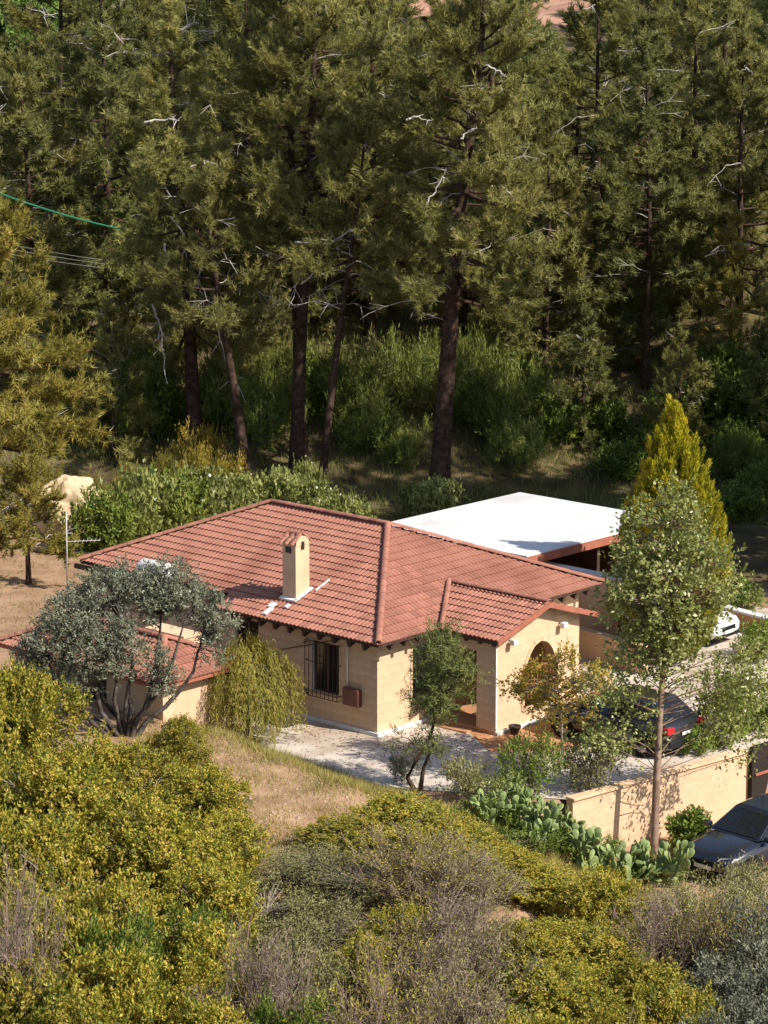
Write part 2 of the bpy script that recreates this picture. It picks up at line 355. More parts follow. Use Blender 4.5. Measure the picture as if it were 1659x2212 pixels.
# ------------------------------------------------------------------ walls of blocks
def spans(a, b, cuts):
    """what is left of [a, b] after removing the intervals in cuts"""
    out = [(a, b)]
    for c, d in cuts:
        nx = []
        for p, q in out:
            if d <= p or c >= q: nx.append((p, q))
            else:
                if c > p: nx.append((p, c))
                if d < q: nx.append((d, q))
        out = nx
    return [(p, q) for p, q in out if q - p > .03]
UNIT_BLOCK = MB().box((0, 0, 0), (1, 1, 1)).mesh('block', M['block'])
def blocks(parent, org, du, dn, length, z0, z1, opens=(), bl=.5, bh=.25, gap=.003, proud=.007, lim=None):
    """running bond of blocks on a wall face; du along, dn outwards, opens: list of f(z0,z1)->(u0,u1) or None; lim(z)->(ua,ub)"""
    du, dn = Vector(du), Vector(dn); ang = math.atan2(du.y, du.x); n = 0
    rows = int(round((z1 - z0) / bh))
    for r in range(rows):
        za, zb = z0 + r * bh, min(z0 + (r + 1) * bh, z1)
        ua, ub = (0, length) if lim is None else lim(zb)
        cuts = [c for c in (o(za, zb) for o in opens) if c]
        edges = [ua] + [u for u in np.arange(-bl + (bl / 2 if r % 2 else 0), length + bl, bl) if ua + .12 < u < ub - .12] + [ub]
        for i in range(len(edges) - 1):
            for p, q in spans(edges[i], edges[i + 1], cuts):
                pr = proud + random.uniform(-.002, .002); dep = pr + .02
                b = Vector(org) + du * (p + gap / 2) + Vector((0, 0, za + gap / 2)) - dn * .02
                if dn.dot(Vector((-du.y, du.x, 0))) < 0: b = b + dn * dep
                part('block', UNIT_BLOCK, parent, b, (0, 0, ang), (q - p - gap, dep, zb - za - gap))
                n += 1
    return n
def rect_open(u0, u1, z0, z1):
    return lambda a, b: (u0, u1) if (b > z0 + .02 and a < z1 - .02) else None
def wall_core(mb, axis, plane, thick, a0, a1, z0, z1, opens):
    """boxes of a wall with rectangular openings; axis 'x': runs along x at y=plane..plane+thick"""
    us = sorted({a0, a1} | {o[0] for o in opens} | {o[1] for o in opens})
    for p, q in zip(us[:-1], us[1:]):
        cz = [(o[2], o[3]) for o in opens if o[0] <= p + 1e-6 and o[1] >= q - 1e-6]
        for c, d in spans(z0, z1, cz):
            if axis == 'x': mb.box((p, plane, c), (q, plane + thick, d))
            else: mb.box((plane, p, c), (plane + thick, q, d))
# ------------------------------------------------------------------ the house
house = thing('house', 'sandstone house with hipped red tile roof, gabled porch and tall chimney', 'house', tuple(HC), HRZ)
XL, YL = 8.608, 12.127            # wall lengths
ZE, OV = 2.75, .5
K1, K2 = 1.882 / 4.804, 1.882 / 4.058
YS = 5.8; INS = .62               # the left part of the side wall stands back
RX, RY0, RY1, RZ = 4.304, 3.558, 8.243, 4.632
def build_house():
    # walls
    w1o = [(1.42, 2.46, .85, 2.28), (4.5, 5.45, .95, 2.42)]
    w2o = [(1.42, 2.12, .72, 2.2), (3.2, 4.2, .12, 2.15), (6.6, 7.6, .9, 2.2)]
    mb = MB(); zt = 2.92
    wall_core(mb, 'y', 0, .25, 0, YS, -.3, zt, w1o)
    side = part('side_wall', mb.mesh('side_wall', M['joint']), house)
    mb = MB(); wall_core(mb, 'x', 0, .25, .25, XL, -.3, zt, w2o); mb.box((0, 0, -.3), (.25, .004, -.29))
    front = part('front_wall', mb.mesh('front_wall', M['joint']), house)
    mb = MB(); mb.box((INS, YS, -.3), (INS + .25, YL, 3.1)); mb.box((.25, YS - .25, -.3), (INS, YS, zt)); mb.box((XL - .25, .25, -.3), (XL, YL, 2.9)); mb.box((INS + .25, YL - .25, -.3), (XL - .25, YL, 2.9))
    part('rear_wall', mb.mesh('rear_wall', M['render']), house)
    blocks(side, (0, 0, 0), (0, 1, 0), (-1, 0, 0), YS, .12, 2.87, [rect_open(*o) for o in w1o])
    blocks(front, (-.016, 0, 0), (1, 0, 0), (0, -1, 0), XL, .12, 2.87, [rect_open(*o) for o in w2o] + [lambda a, b: (2.2, 5.75)])
    mb = MB(); mb.box((-.09, -.09, -.2), (XL, 0, .115)); mb.box((-.09, 0, -.2), (0, YS, .115)); part('plinth', mb.mesh('plinth', M['white']), house)
    # windows
    def window_side(y0, y1, z0, z1, x, grille):
        wmb = MB(); t = .06
        for a, b in (((x + .10, y0, z0), (x + .16, y0 + t, z1)), ((x + .10, y1 - t, z0), (x + .16, y1, z1)), ((x + .10, y0 + t, z0), (x + .16, y1 - t, z0 + t)), ((x + .10, y0 + t, z1 - t), (x + .16, y1 - t, z1)), ((x + .10, (y0 + y1) / 2 - .03, z0 + t), (x + .16, (y0 + y1) / 2 + .03, z1 - t))): wmb.box(a, b)
        wo = part('window', wmb.mesh('window_frame', M['frame']), house)
        for p, q in ((y0 + t, (y0 + y1) / 2 - .03), ((y0 + y1) / 2 + .03, y1 - t)):
            part('pane', MB().box((x + .12, p, z0 + t), (x + .135, q, z1 - t)).mesh('pane', M['glass']), wo)
        part('sill', MB().box((x - .04, y0 - .05, z0 - .05), (x + .10, y1 + .05, z0 - .003), .008).mesh('sill', M['render']), wo)
        part('reveal', MB().box((x + .002, y1 - .012, z0), (x + .10, y1 + .0, z1)).mesh('reveal', M['white']), wo)
        if grille:
            g = MB(); o = x - .16; ya, yb = y0 - .09, y1 + .09; za, zb = z0 - .10, z1 + .02
            for k in range(9):
                y = ya + (yb - ya) * k / 8
                g.tube([(o, y, zb), (o - .01, y, (za + zb) / 2), (o - .03, y, za + .22), (o - .03, y, za)], .011, 5)
            for z, xx in ((zb, o), ((za + zb) / 2 + .2, o - .008), (za + .13, o - .03), (za, o - .03)):
                g.tube([(x, ya, z), (xx, ya, z), (xx, yb, z), (x, yb, z)], .012, 5)
            for z in (za, zb - .1):
                g.tube([(x, yb + .06, z), (o, yb + .06, z)], .02, 5)
            part('grille', g.mesh('grille', M['iron']), wo)
        return wo
    window_side(*w1o[0], 0, True); window_side(*w1o[1], 0, False)
    def window_front(x0, x1, z0, z1, y, grille):
        wmb = MB(); t = .06
        for a, b in (((x0, y + .10, z0), (x0 + t, y + .16, z1)), ((x1 - t, y + .10, z0), (x1, y + .16, z1)), ((x0 + t, y + .10, z0), (x1 - t, y + .16, z0 + t)), ((x0 + t, y + .10, z1 - t), (x1 - t, y + .16, z1))): wmb.box(a, b)
        wo = part('window', wmb.mesh('window_frame', M['frame']), house)
        part('pane', MB().box((x0 + t, y + .12, z0 + t), (x1 - t, y + .135, z1 - t)).mesh('pane', M['glass']), wo)
        part('sill', MB().box((x0 - .05, y - .04, z0 - .05), (x1 + .05, y + .10, z0 - .003), .008).mesh('sill', M['render']), wo)
        if grille:
            g = MB(); o = y - .16
            for k in range(8):
                xx = x0 - .06 + (x1 - x0 + .12) * k / 7; g.tube([(xx, o, z1 + .03), (xx, o, z0 - .08)], .011, 5)
            for z in (z1 + .03, z0 - .08, (z0 + z1) / 2): g.tube([(x0 - .06, y, z), (x0 - .06, o, z), (x1 + .06, o, z), (x1 + .06, y, z)], .012, 5)
            part('grille', g.mesh('grille', M['iron']), wo)
    window_front(*w2o[0], 0, True); window_front(*w2o[2], 0, False)
    # front door inside the porch
    d = part('door', MB().box((3.2, .10, .12), (4.2, .15, 2.15)).mesh('door', M['door']), house)
    for x in (3.30, 3.75):
        for z in (.3, 1.2): part('panel', MB().box((x, .08, z), (x + .35, .10, z + .7), .01).mesh('panel', M['door']), d)
    part('handle', MB().tube([(4.08, .10, 1.1), (4.08, .04, 1.1), (3.96, .04, 1.1)], .012).mesh('handle', M['iron']), d)
    # pieces on the side wall
    bx = part('meter_box', MB().box((-.17, .56, .72), (-.02, 1.14, 1.22), .02).mesh('meter_box', M['box']), house)
    part('lid', MB().box((-.19, .58, .75), (-.17, 1.12, 1.19), .008).mesh('lid', M['box']), bx)
    part('conduit', MB().tube([(-.05, 1.06, 1.2), (-.05, 1.06, 2.62)], .022, 8).mesh('conduit', M['plastic'], True), house)
    part('supply_cable', MB().tube([(-.30, 1.0, 2.75), (-.10, 1.5, 2.45), (-.06, 2.1, 2.25), (-.045, 3.0, 1.98), (-.03, 3.6, 1.80)], .014, 5).mesh('supply_cable', M['iron']), house)
    # ---- roof
    t1 = lambda x: ZE + K1 * (x + OV)
    A = (-OV, -OV, ZE); B = (XL + OV, -OV, ZE); Cc = (XL + OV, YL + OV, ZE); D = (-OV, YL + OV, ZE)
    r0, r1 = (RX, RY0, RZ), (RX, RY1, RZ)
    roof_poly = MB(); th = (0, 0, -.05)
    # left part stops short: the eave is set back by INS
    XI = -OV + INS; ZI = t1(XI); fI = (XI + OV) / (RX + OV)
    def hip(f): return (-OV + f * (RX + OV), YL + OV + f * (RY1 - YL - OV), ZE + f * (RZ - ZE))
    dn = .045
    def lower(p): return (p[0], p[1], p[2] - dn)
    f1a = [A, (-OV, YS, ZE), (XI, YS, ZI), (RX, YS, RZ), r0]
    f1b = [(XI, YS, ZI), hip(fI), r1, (RX, YS, RZ)]
    f2 = [A, B, r0]; f3 = [B, Cc, r1, r0]; f4 = [Cc, hip(0), r1]
    for f in ([A, (-OV, YS, ZE), (RX, YS, RZ), r0], f1b, f2, f3, [Cc, hip(fI), r1]): roof_poly.prism([lower(p) for p in f], th)
    roof = part('roof', roof_poly.mesh('roof_deck', M['wood']), house)
    T = Tiler()
    T.face(A, (0, 1, 0), [A, (-OV, YS, ZE), (RX, YS, RZ), r0], -.03); T.face(A, (0, 1, 0), f1b, -.03); 
    T.face(A, (1, 0, 0), f2, -.03); T.face(B, (0, 1, 0), f3, -.03); T.face(Cc, (-1, 0, 0), [Cc, hip(fI), r1], -.03)
    # porch roof
    PX0, PX1, PY, PXR, PZR = 1.9, 6.1, -2.65, 4.0, 3.42
    yk = (PZR - ZE) / K2 - OV          # where the porch ridge runs into the main slope
    pl = [(PX0, PY, ZE), (PX0, -OV + .0, ZE), (PXR, yk, PZR), (PXR, PY, PZR)]
    prr = [(PX1, PY, ZE), (PX1, -OV + .0, ZE), (PXR, yk, PZR), (PXR, PY, PZR)]
    for f in (pl, prr): roof_poly2 = MB().prism([lower(p) for p in f], (0, 0, -.08)); part('porch_deck', roof_poly2.mesh('porch_deck', M['wood']), roof)
    T.face((PX0, PY, ZE), (0, 1, 0), pl, -.02); T.face((PX1, -OV, ZE), (0, -1, 0), prr, -.02)
    T.finish(roof, CAMH, 300)
    caps(A, r0, roof); caps(B, r0, roof); caps(hip(fI), r1, roof); caps(Cc, r1, roof); caps(r0, r1, roof)
    caps((PXR, PY, PZR), (PXR, yk, PZR), roof, .05, .36, .9)
    caps((PX0 + .02, -OV - .1, ZE + .06), (PXR - .02, yk, PZR + .03), roof, .045, .36, .8)
    # verge trim of the porch gable
    vb = MB()
    for x0, x1 in ((PX0 - .06, PXR), (PX1 + .06, PXR)):
        z0 = ZE - .02; vb.prism([(x0, PY - .03, z0 - .10), (x0, PY - .03, z0 + .04), (x1, PY - .03, PZR + .03), (x1, PY - .03, PZR - .12)], (0, .05, 0))
    part('verge_board', vb.mesh('verge_board', M['fascia']), roof)
    # mortar and flashing crumbs by the chimney foot
    # rafters
    raf = MB().prism([(0, -.05, .04), (.55, -.05, .55 * K1 + .04), (.55, -.05, .55 * K1 - .16), (.05, -.05, -.14)], (0, .10, 0)).mesh('rafter', M['wood'])
    y = .1
    while y < YS - .1: part('rafter', raf, roof, (-OV + .03, y, ZE - .15)); y += .56
    raf2 = MB().prism([(-.05, 0, .04), (-.05, .55, .55 * K2 + .04), (-.05, .55, .55 * K2 - .16), (-.05, .05, -.14)], (.10, 0, 0)).mesh('rafter', M['wood'])
    x = .1
    while x < XL + .2:
        if not 1.8 < x < 6.2: part('rafter', raf2, roof, (x, -OV + .03, ZE - .15))
        x += .56
    yy = PY + .25
    raf3 = MB().prism([(0, -.04, 0), (.42, -.04, .42 * .32), (.42, -.04, .42 * .32 - .11), (.05, -.04, -.08)], (0, .08, 0)).mesh('rafter', M['wood'])
    while yy < -.2: part('rafter', raf3, roof, (PX0 + .03, yy, ZE - .14)); yy += .5
    # left part eave beam and post
    part('eave_beam', MB().box((XI + .05, YS, ZI - .30), (XI + .13, YL + .3, ZI - .16)).mesh('eave_beam', M['wood']), roof)
    # ---- chimney
    cx0, cx1, cy0, cy1 = .42, .96, 3.45, 3.96; zt_ = 4.66
    ch = part('chimney', MB().box((cx0, cy0, 2.9), (cx1, cy1, zt_)).mesh('chimney_stack', M['render']), house)
    arch = [(cx0, cy0 - .015, zt_)] + [((cx0 + cx1) / 2 - .27 * math.cos(a), cy0 - .015, zt_ + .26 * math.sin(a)) for a in np.linspace(0, np.pi, 9)] + [(cx1, cy0 - .015, zt_)]
    gb = MB(); gb.prism(arch[1:-1], (0, .54, 0)); part('cap', gb.mesh('chimney_cap', M['render']), ch)
    part('flue_opening', MB().box((.63, cy0 - .022, zt_ - .12), (.75, cy0 + .02, zt_ + .10)).mesh('flue_opening', M['iron']), ch)
    part('flue_opening', MB().box((cx0 - .006, cy0 + .16, zt_ - .22), (cx0 + .02, cy1 - .12, zt_ - .04)).mesh('flue_opening', M['iron']), ch)
    for s in (-1, 1):
        for k in range(3):
            for j in range(2):
                a0 = R(12 + 42 * j)
                o = bpy.data.objects.new('cap_tile', CAP_ME); link(o, ch)
                d = Vector((-s * math.sin(a0) * .0 - s * math.cos(R(38)), 0, math.sin(R(38)) * 1.0)) * -1
                d = Vector((s * math.cos(R(36)), 0, -math.sin(R(36)))); side_ = Vector((0, 1, 0)); up_ = side_.cross(-d) * (1)
                if up_.z < 0: up_ = -up_
                m4 = Matrix((side_, -d, up_)).transposed().to_4x4()
                m4.translation = Vector(((cx0 + cx1) / 2 + s * (.40 - j * .20), cy0 + .02 + .215 * k + .03, zt_ + .04 + j * .15))
                o.matrix_local = m4 @ Matrix.Diagonal((.72, .62, .72, 1))
    o = bpy.data.objects.new('cap_tile', CAP_ME); link(o, ch); o.matrix_local = Matrix.Translation((.68, cy0 + .10, zt_ + .31)) @ Matrix.Diagonal((.9, 1.1, .9, 1))
    fm = MB(); fm.box((cx0 - .05, cy0 - .07, 3.12), (cx1 + .04, cy0, 3.26)); fm.box((-.30, cy0 - .03, 2.90), (cx0, cy0 + .14, 2.925)); 
    # flashing: a pale mortar apron round the foot
    fl = MB()
    z_at = lambda x: t1(x) + .035
    for (xa, xb, ya, yb) in ((cx0 - .08, cx1 + .06, cy0 - .08, cy0 + .005), (cx0 - .10, cx0 + .005, cy0 - .08, cy1 + .05)):
        fl.prism([(xa, ya, z_at(xa)), (xb, ya, z_at(xb)), (xb, yb, z_at(xb)), (xa, yb, z_at(xa))], (0, 0, .045))
    for (xa, xb, ya, yb) in ((-.42, -.12, 3.78, 3.94), (-.10, .10, 3.86, 4.06), (.02, .16, 3.40, 3.52), (.95, 1.5, 3.18, 3.22)):
        fl.prism([(xa, ya, z_at(xa)), (xb, ya, z_at(xb)), (xb, yb, z_at(xb)), (xa, yb, z_at(xa))], (0, 0, .035))
    part('mortar_apron', fl.mesh('mortar_apron', M['white']), ch)
    # ---- porch
    px0, px1, py = 2.2, 5.75, -2.3
    slope = (PZR - ZE) / (PXR - PX0)
    ztop = lambda x: ZE - .13 + slope * (min(x, 2 * PXR - x) - PX0)
    ax, aw, zs, za = 4.08, .70, 1.30, 2.30            # pointed arch: centre, half width, spring, apex
    def arch_half(z):
        if z <= zs: return aw
        if z >= za: return None
        t = (z - zs) / (za - zs); return aw * math.sqrt(max(0, 1 - t ** 1.7))
    pw = MB(); th_ = .3
    N = 24
    # wall polygon left and right of the arch built as columns
    prof = [(ax - aw, .25)] + [(ax - arch_half(z), z) for z in np.linspace(zs, za - .001, N)] + [(ax, za)]
    for sgn in (-1, 1):
        for (xa, zA), (xb, zB) in zip(prof[:-1], prof[1:]):
            if abs(xb - xa) < 1e-6: continue
            p = [(ax + sgn * (ax - xa), py, zA), (ax + sgn * (ax - xb), py, zB), (ax + sgn * (ax - xb), py, ztop(ax + sgn * (ax - xb))), (ax + sgn * (ax - xa), py, ztop(ax + sgn * (ax - xa)))]
            pw.prism(p, (0, th_, 0))
    xl, xr = ax - aw, ax + aw
    pw.prism([(px0, py, -.2), (xl, py, -.2), (xl, py, ztop(xl)), (px0, py, ztop(px0))], (0, th_, 0))
    pw.prism([(xr, py, -.2), (px1, py, -.2), (px1, py, ztop(px1)), (xr, py, ztop(xr))], (0, th_, 0))
    pw.box((xl, py, -.2), (xr, py + th_, .42))
    pw.box((px0, py + th_, -.2), (px0 + .3, -1.62, 2.66)); pw.box((px0, -1.62, 2.25), (px0 + .3, 0, 2.66))
    pw.box((px1 - .3, py + th_, -.2), (px1, -.001, 2.66))
    porch = part('porch_wall', pw.mesh('porch_wall', M['joint']), house)
    def arch_cut(a, b):
        if b <= .44: return None
        h = arch_half(max(a + .02, .45)); return None if h is None else (ax - px0 - h, ax - px0 + h)
    def lim(z):
        # width of the gable at height z
        if z < ztop(px0): return (0, px1 - px0)
        d = (z - ztop(px0)) / slope; return (d, px1 - px0 - d - .0)
    blocks(porch, (px0, py, 0), (1, 0, 0), (0, -1, 0), px1 - px0, .12, 3.12, [arch_cut], lim=lim)
    blocks(porch, (px0, py, 0), (0, 1, 0), (-1, 0, 0), .68, .12, 2.62)
    # stone rim of the arch
    rim = MB(); pts = [(ax - aw, zs - .85)] + [(ax - arch_half(z), z) for z in np.linspace(zs, za - .001, 14)] + [(ax, za)]
    for sgn in (-1, 1):
        q = [np.array([ax + sgn * (ax - x), z]) for x, z in pts]
        for i in range(len(q) - 1):
            a, b = q[i], q[i + 1]; t = (b - a) / (np.linalg.norm(b - a) + 1e-9); nn = np.array([t[1], -t[0]]) * (1 if sgn > 0 else -1) * .10
            rim.prism([(a[0], py - .035, a[1]), (b[0], py - .035, b[1]), (b[0] + nn[0], py - .035, b[1] + nn[1]), (a[0] + nn[0], py - .035, a[1] + nn[1])], (0, .05, 0))
    part('arch_surround', rim.mesh('arch_surround', M['render']), porch)
    rl = MB(); rl.box((ax - aw - .1, py - .10, 1.14), (ax + aw * .75, py - .05, 1.20)); rl.box((ax - aw - .1, py - .10, 1.62), (ax + aw * .2, py - .05, 1.67))
    for k in range(11): rl.box((ax - aw - .08 + k * .135, py - .09, .80), (ax - aw - .05 + k * .135, py - .06, 1.66))
    part('lattice', rl.mesh('lattice', M['door']), porch)
    part('porch_floor', MB().box((px0 - .02, py + th_, -.1), (px1 - .3, -.001, .12)).mesh('porch_floor', M['terracotta']), house)
    part('porch_step', MB().box((px0 - .45, -1.6, -.1), (px0 - .02, -.1, .06), .01).mesh('porch_step', M['terracotta']), house)
    part('porch_column', MB().box((px0 + .32, -1.60, .12), (px0 + .42, -1.50, 2.25)).mesh('porch_column', M['white']), house)
    pk = MB(); pk.box((px0 - .03, py - .10, -.2), (px1 + .05, py, .115)); pk.box((px1, py, -.2), (px1 + .05, 0, .115)); part('porch_plinth', pk.mesh('porch_plinth', M['white']), house)
    part('corner_strip', MB().box((px0 - .022, py - .022, .0), (px0 + .03, py + .0, 2.62)).mesh('corner_strip', M['white']), house)
    for x, z in ((2.72, 2.52), (4.85, 2.60)):
        l = MB(); l.tube([(x, py, z + .04), (x, py - .12, z + .06)], .02); fo = part('flood_lamp', l.mesh('lamp_arm', M['iron']), house)
        part('lamp_head', MB().box((x - .09, py - .26, z - .06), (x + .09, py - .12, z + .10), .02).mesh('lamp_head', M['plastic']), fo)
build_house()

# ------------------------------------------------------------------ carport behind the house
def build_carport():
    t = thing('carport', 'carport with flat white roof and red-brown fascia behind the house', 'carport', tuple(HC), HRZ)
    x0, x1, y0, y1, z = 9.45, 16.7, 2.65, 8.95, 3.0
    # sagging white sheet
    nx, ny = 24, 20; X, Y = np.meshgrid(np.linspace(x0, x1, nx), np.linspace(y0, y1, ny))
    u = (X - x0) / (x1 - x0); v = (Y - y0) / (y1 - y0)
    Z = z + .03 * np.sin(u * 7 + v * 3) * np.sin(np.pi * u) * np.sin(np.pi * v) - .05 * np.exp(-((v - .12 - .08 * u) / .05) ** 2) * np.sin(np.pi * np.clip(u * 1.3, 0, 1))
    V = np.concatenate([np.stack([X, Y, Z], -1).reshape(-1, 3), np.stack([X, Y, Z - .05], -1).reshape(-1, 3)])
    i = np.arange(nx * ny).reshape(ny, nx); F = np.stack([i[:-1, :-1], i[:-1, 1:], i[1:, 1:], i[1:, :-1]], -1).reshape(-1, 4)
    G = F[:, ::-1] + nx * ny
    ring = np.concatenate([i[0], i[1:, -1], i[-1, -2::-1], i[-2:0:-1, 0]]); rn = np.roll(ring, -1)
    S = np.stack([ring + nx * ny, rn + nx * ny, rn, ring], -1)
    part('roof_sheet', np_mesh('roof_sheet', V, [F, G, S], M['sheet'], False), t)
    fb = MB(); fb.box((x0 - .03, y0 - .05, z - .28), (x1 + .03, y0 - .003, z - .03)); part('fascia', fb.mesh('fascia', M['fascia']), t)
    fb = MB(); fb.box((x1 + .003, y0, z - .24), (x1 + .05, y1, z - .03)); part('fascia', fb.mesh('fascia', M['fascia']), t)
    fb = MB(); fb.box((x0, y1 + .003, z - .2), (x1, y1 + .05, z - .02)); part('fascia', fb.mesh('fascia', M['fascia']), t)
    for k in range(7):
        x = x0 + .2 + k * (x1 - x0 - .4) / 6
        part('joist', MB().box((x - .05, y0 + .01, z - .24), (x + .05, y1, z - .07)).mesh('joist', M['wood']), t)
    for x in (x0 + .25, (x0 + x1) / 2, x1 - .25):
        for y in (y0 + .2, y1 - .3): part('post', MB().box((x - .07, y - .07, -.1), (x + .07, y + .07, z - .25)).mesh('post', M['wood']), t)
    part('shade_screen', MB().box((x1 - .10, y0 + .5, -.1), (x1 - .04, y1 - .2, 2.7)).mesh('shade_screen', M['wood']), t)  # unseen screen, added to keep the space under the roof dark
    part('back_wall', MB().box((x0 + .1, y1 - .15, -.1), (x1, y1 - .0, 2.6)).mesh('back_wall', M['box']), t)
build_carport()
def capped_wall(name, label, a, b, h, th, m, capm, over=.04, z0=-.3, cap=.07, par=None):
    """free-standing wall from world a to b, with a coping"""
    a = np.array(a, float); b = np.array(b, float); L = np.linalg.norm(b[:2] - a[:2]); rz = math.atan2(b[1] - a[1], b[0] - a[0])
    t = thing(name, label, 'wall', (a[0], a[1], a[2]), rz); t['kind'] = 'thing'; dz = b[2] - a[2]
    mb = MB().prism([(0, 0, z0), (L, 0, z0 + dz), (L, 0, h + dz), (0, 0, h)], (0, th, 0)); part('wall_body', mb.mesh(name, m), t)
    mb = MB().prism([(-over, -over, h + .003), (L + over, -over, h + dz + .003), (L + over, -over, h + cap + dz), (-over, -over, h + cap)], (0, th + 2 * over, 0)); part('coping', mb.mesh('coping', capm), t)
    return t
capped_wall('garden_wall', 'cream wall with white coping between the house and carport', HW(10.9, 3.3), HW(10.9, .3), 2.38, .25, M['render'], M['white'])
capped_wall('garden_wall', 'low cream wall running from the porch towards the slender tree', on_z(1240, 1356, .85) * np.array([1, 1, 0]), on_z(1390, 1398, .85) * np.array([1, 1, 0]), .8, .22, M['render'], M['render'])
g0, g1 = on_z(1560, 1352, 0), on_z(1760, 1405, 0)
capped_wall('garden_wall', 'low wall with pale coping at the right edge beyond the driveway', g0, g1, .55, .25, M['terracotta'], M['white'])
mb_t = thing('outbuilding_wall', 'ochre wall corner half hidden behind the slender tree', 'wall', tuple(HC), HRZ); mb_t['kind'] = 'thing'
part('wall_body', MB().box((12.0, .2, -.2), (14.2, .5, 2.1)).box((14.2, .2, -.2), (14.5, 2.6, 2.1)).mesh('outbuilding', M['render']), mb_t)
part('coping', MB().box((11.95, .15, 2.103), (14.55, .55, 2.17)).mesh('coping', M['fascia']), mb_t)
# ------------------------------------------------------------------ retaining wall and the dark panel past its end
def build_retaining():
    a = np.array([4.7, 66.0, 0]); b = np.array([9.55, 70.15, 0]); L = np.linalg.norm(b - a); rz = math.atan2(b[1] - a[1], b[0] - a[0])
    t = thing('retaining_wall', 'sunlit cream block retaining wall behind the cactus hedge', 'wall', tuple(a), rz); t['kind'] = 'thing'
    core = part('wall_body', MB().box((0, .02, -2.2), (L, .24, .10)).mesh('retaining_core', M['joint']), t)
    blocks(core, (0, .02, 0), (1, 0, 0), (0, -1, 0), L, -2.0, .10, bl=.5, bh=.25)
    blocks(core, (L, .02, 0), (0, 1, 0), (1, 0, 0), .22, -2.0, .10, bl=.5, bh=.25)
    mb = MB()
    n = int(L / .8)
    for k in range(n): part('coping', MB().box((k * L / n + .004, -.035, .103), ((k + 1) * L / n - .004, .275, .17), .01).mesh('coping', M['block']), t)
    # near-black panel: the shade of an opening past the wall end, as colour
    g = np.array([9.75, 70.35, -1.62]); gt = thing('shade_panel', 'near-black panel standing for the shadowed opening at the end of the retaining wall', 'shade_panel', tuple(g), rz + .06)
    part('leaf', MB().box((0, 0, .08), (2.6, .05, 1.75)).mesh('shade_panel_leaf', M['iron']), gt)
    fr = MB(); fr.box((0, -.03, 1.75), (2.6, .08, 1.83)); fr.box((-.08, -.03, 0), (0, .08, 1.83)); fr.box((0, -.02, 1.20), (2.6, -.002, 1.27)); fr.box((0, -.02, .08), (2.6, -.002, .15))
    part('frame', fr.mesh('shade_panel_frame', M['iron']), gt)
    part('rail', MB().box((.05, -.06, 1.02), (2.55, -.022, 1.09)).mesh('shade_panel_rail', M['fascia']), gt)
    part('support_wall', MB().box((-.1, .12, 0), (2.7, .35, 1.62)).mesh('shade_panel_back', M['joint']), gt)
build_retaining()
# ------------------------------------------------------------------ annex
def build_annex():
    c = to_house([-5.73, 69.2, 2.2]); ox, oy = c[0] + .35, c[1] + .35; base = HW(ox, oy, 0)
    t = thing('annex', 'small cream annex with red tiled hip roof behind the olive tree', 'shed', tuple(base), HRZ)
    Wd, Ln, ze, k, ov = 2.5, 5.9, 2.2, .42, .35
    mb = MB(); mb.box((0, 0, -.3), (.25, Ln, ze + .12)); mb.box((.25, 0, -.3), (Wd, .25, ze + .12)); mb.box((Wd - .25, .25, -.3), (Wd, Ln, ze + .1)); mb.box((.25, Ln - .25, -.3), (Wd - .25, Ln, ze + .1))
    part('wall', mb.mesh('annex_wall', M['render']), t)
    hw = Wd / 2 + ov; zr = ze + k * hw; A = (-ov, -ov, ze); B = (Wd + ov, -ov, ze); Cc = (Wd + ov, Ln + ov, ze); D = (-ov, Ln + ov, ze); r0 = (Wd / 2, hw - ov, zr); r1 = (Wd / 2, Ln + ov - hw, zr)
    rp = MB()
    for f in ([A, D, r1, r0], [A, B, r0], [B, Cc, r1, r0], [Cc, D, r1]): rp.prism([(p[0], p[1], p[2] - .045) for p in f], (0, 0, -.08))
    roof = part('roof', rp.mesh('annex_deck', M['fascia']), t)
    T = Tiler(); T.face(A, (0, 1, 0), [A, D, r1, r0], -.03); T.face(A, (1, 0, 0), [A, B, r0], -.03); T.face(B, (0, 1, 0), [B, Cc, r1, r0], -.03); T.face(Cc, (1, 0, 0), [Cc, D, r1], -.03)
    T.finish(roof, to_house([0, 0, ZC]) - np.array([ox, oy, 0]), 120)
    for p, q in ((A, r0), (B, r0), (Cc, r1), (D, r1), (r0, r1)): caps(p, q, roof)
    part('window', MB().box((-.02, 2.2, 1.1), (.02, 3.1, 1.9)).mesh('annex_window', M['glass']), t)
    return t
build_annex()
p = at_y(404, 1400, 73.6); hp = to_house(p)
pt = thing('stub_wall', 'cream wall stub rising behind the annex roof', 'wall', tuple(HW(hp[0], hp[1], 0)), HRZ); pt['kind'] = 'thing'
part('wall_body', MB().box((-.3, -.2, -.2), (.3, 1.3, float(p[2]) + .35)).mesh('stub', M['render']), pt)
part('coping', MB().box((-.34, -.24, float(p[2]) + .353), (.34, 1.34, float(p[2]) + .42)).mesh('coping', M['render']), pt)
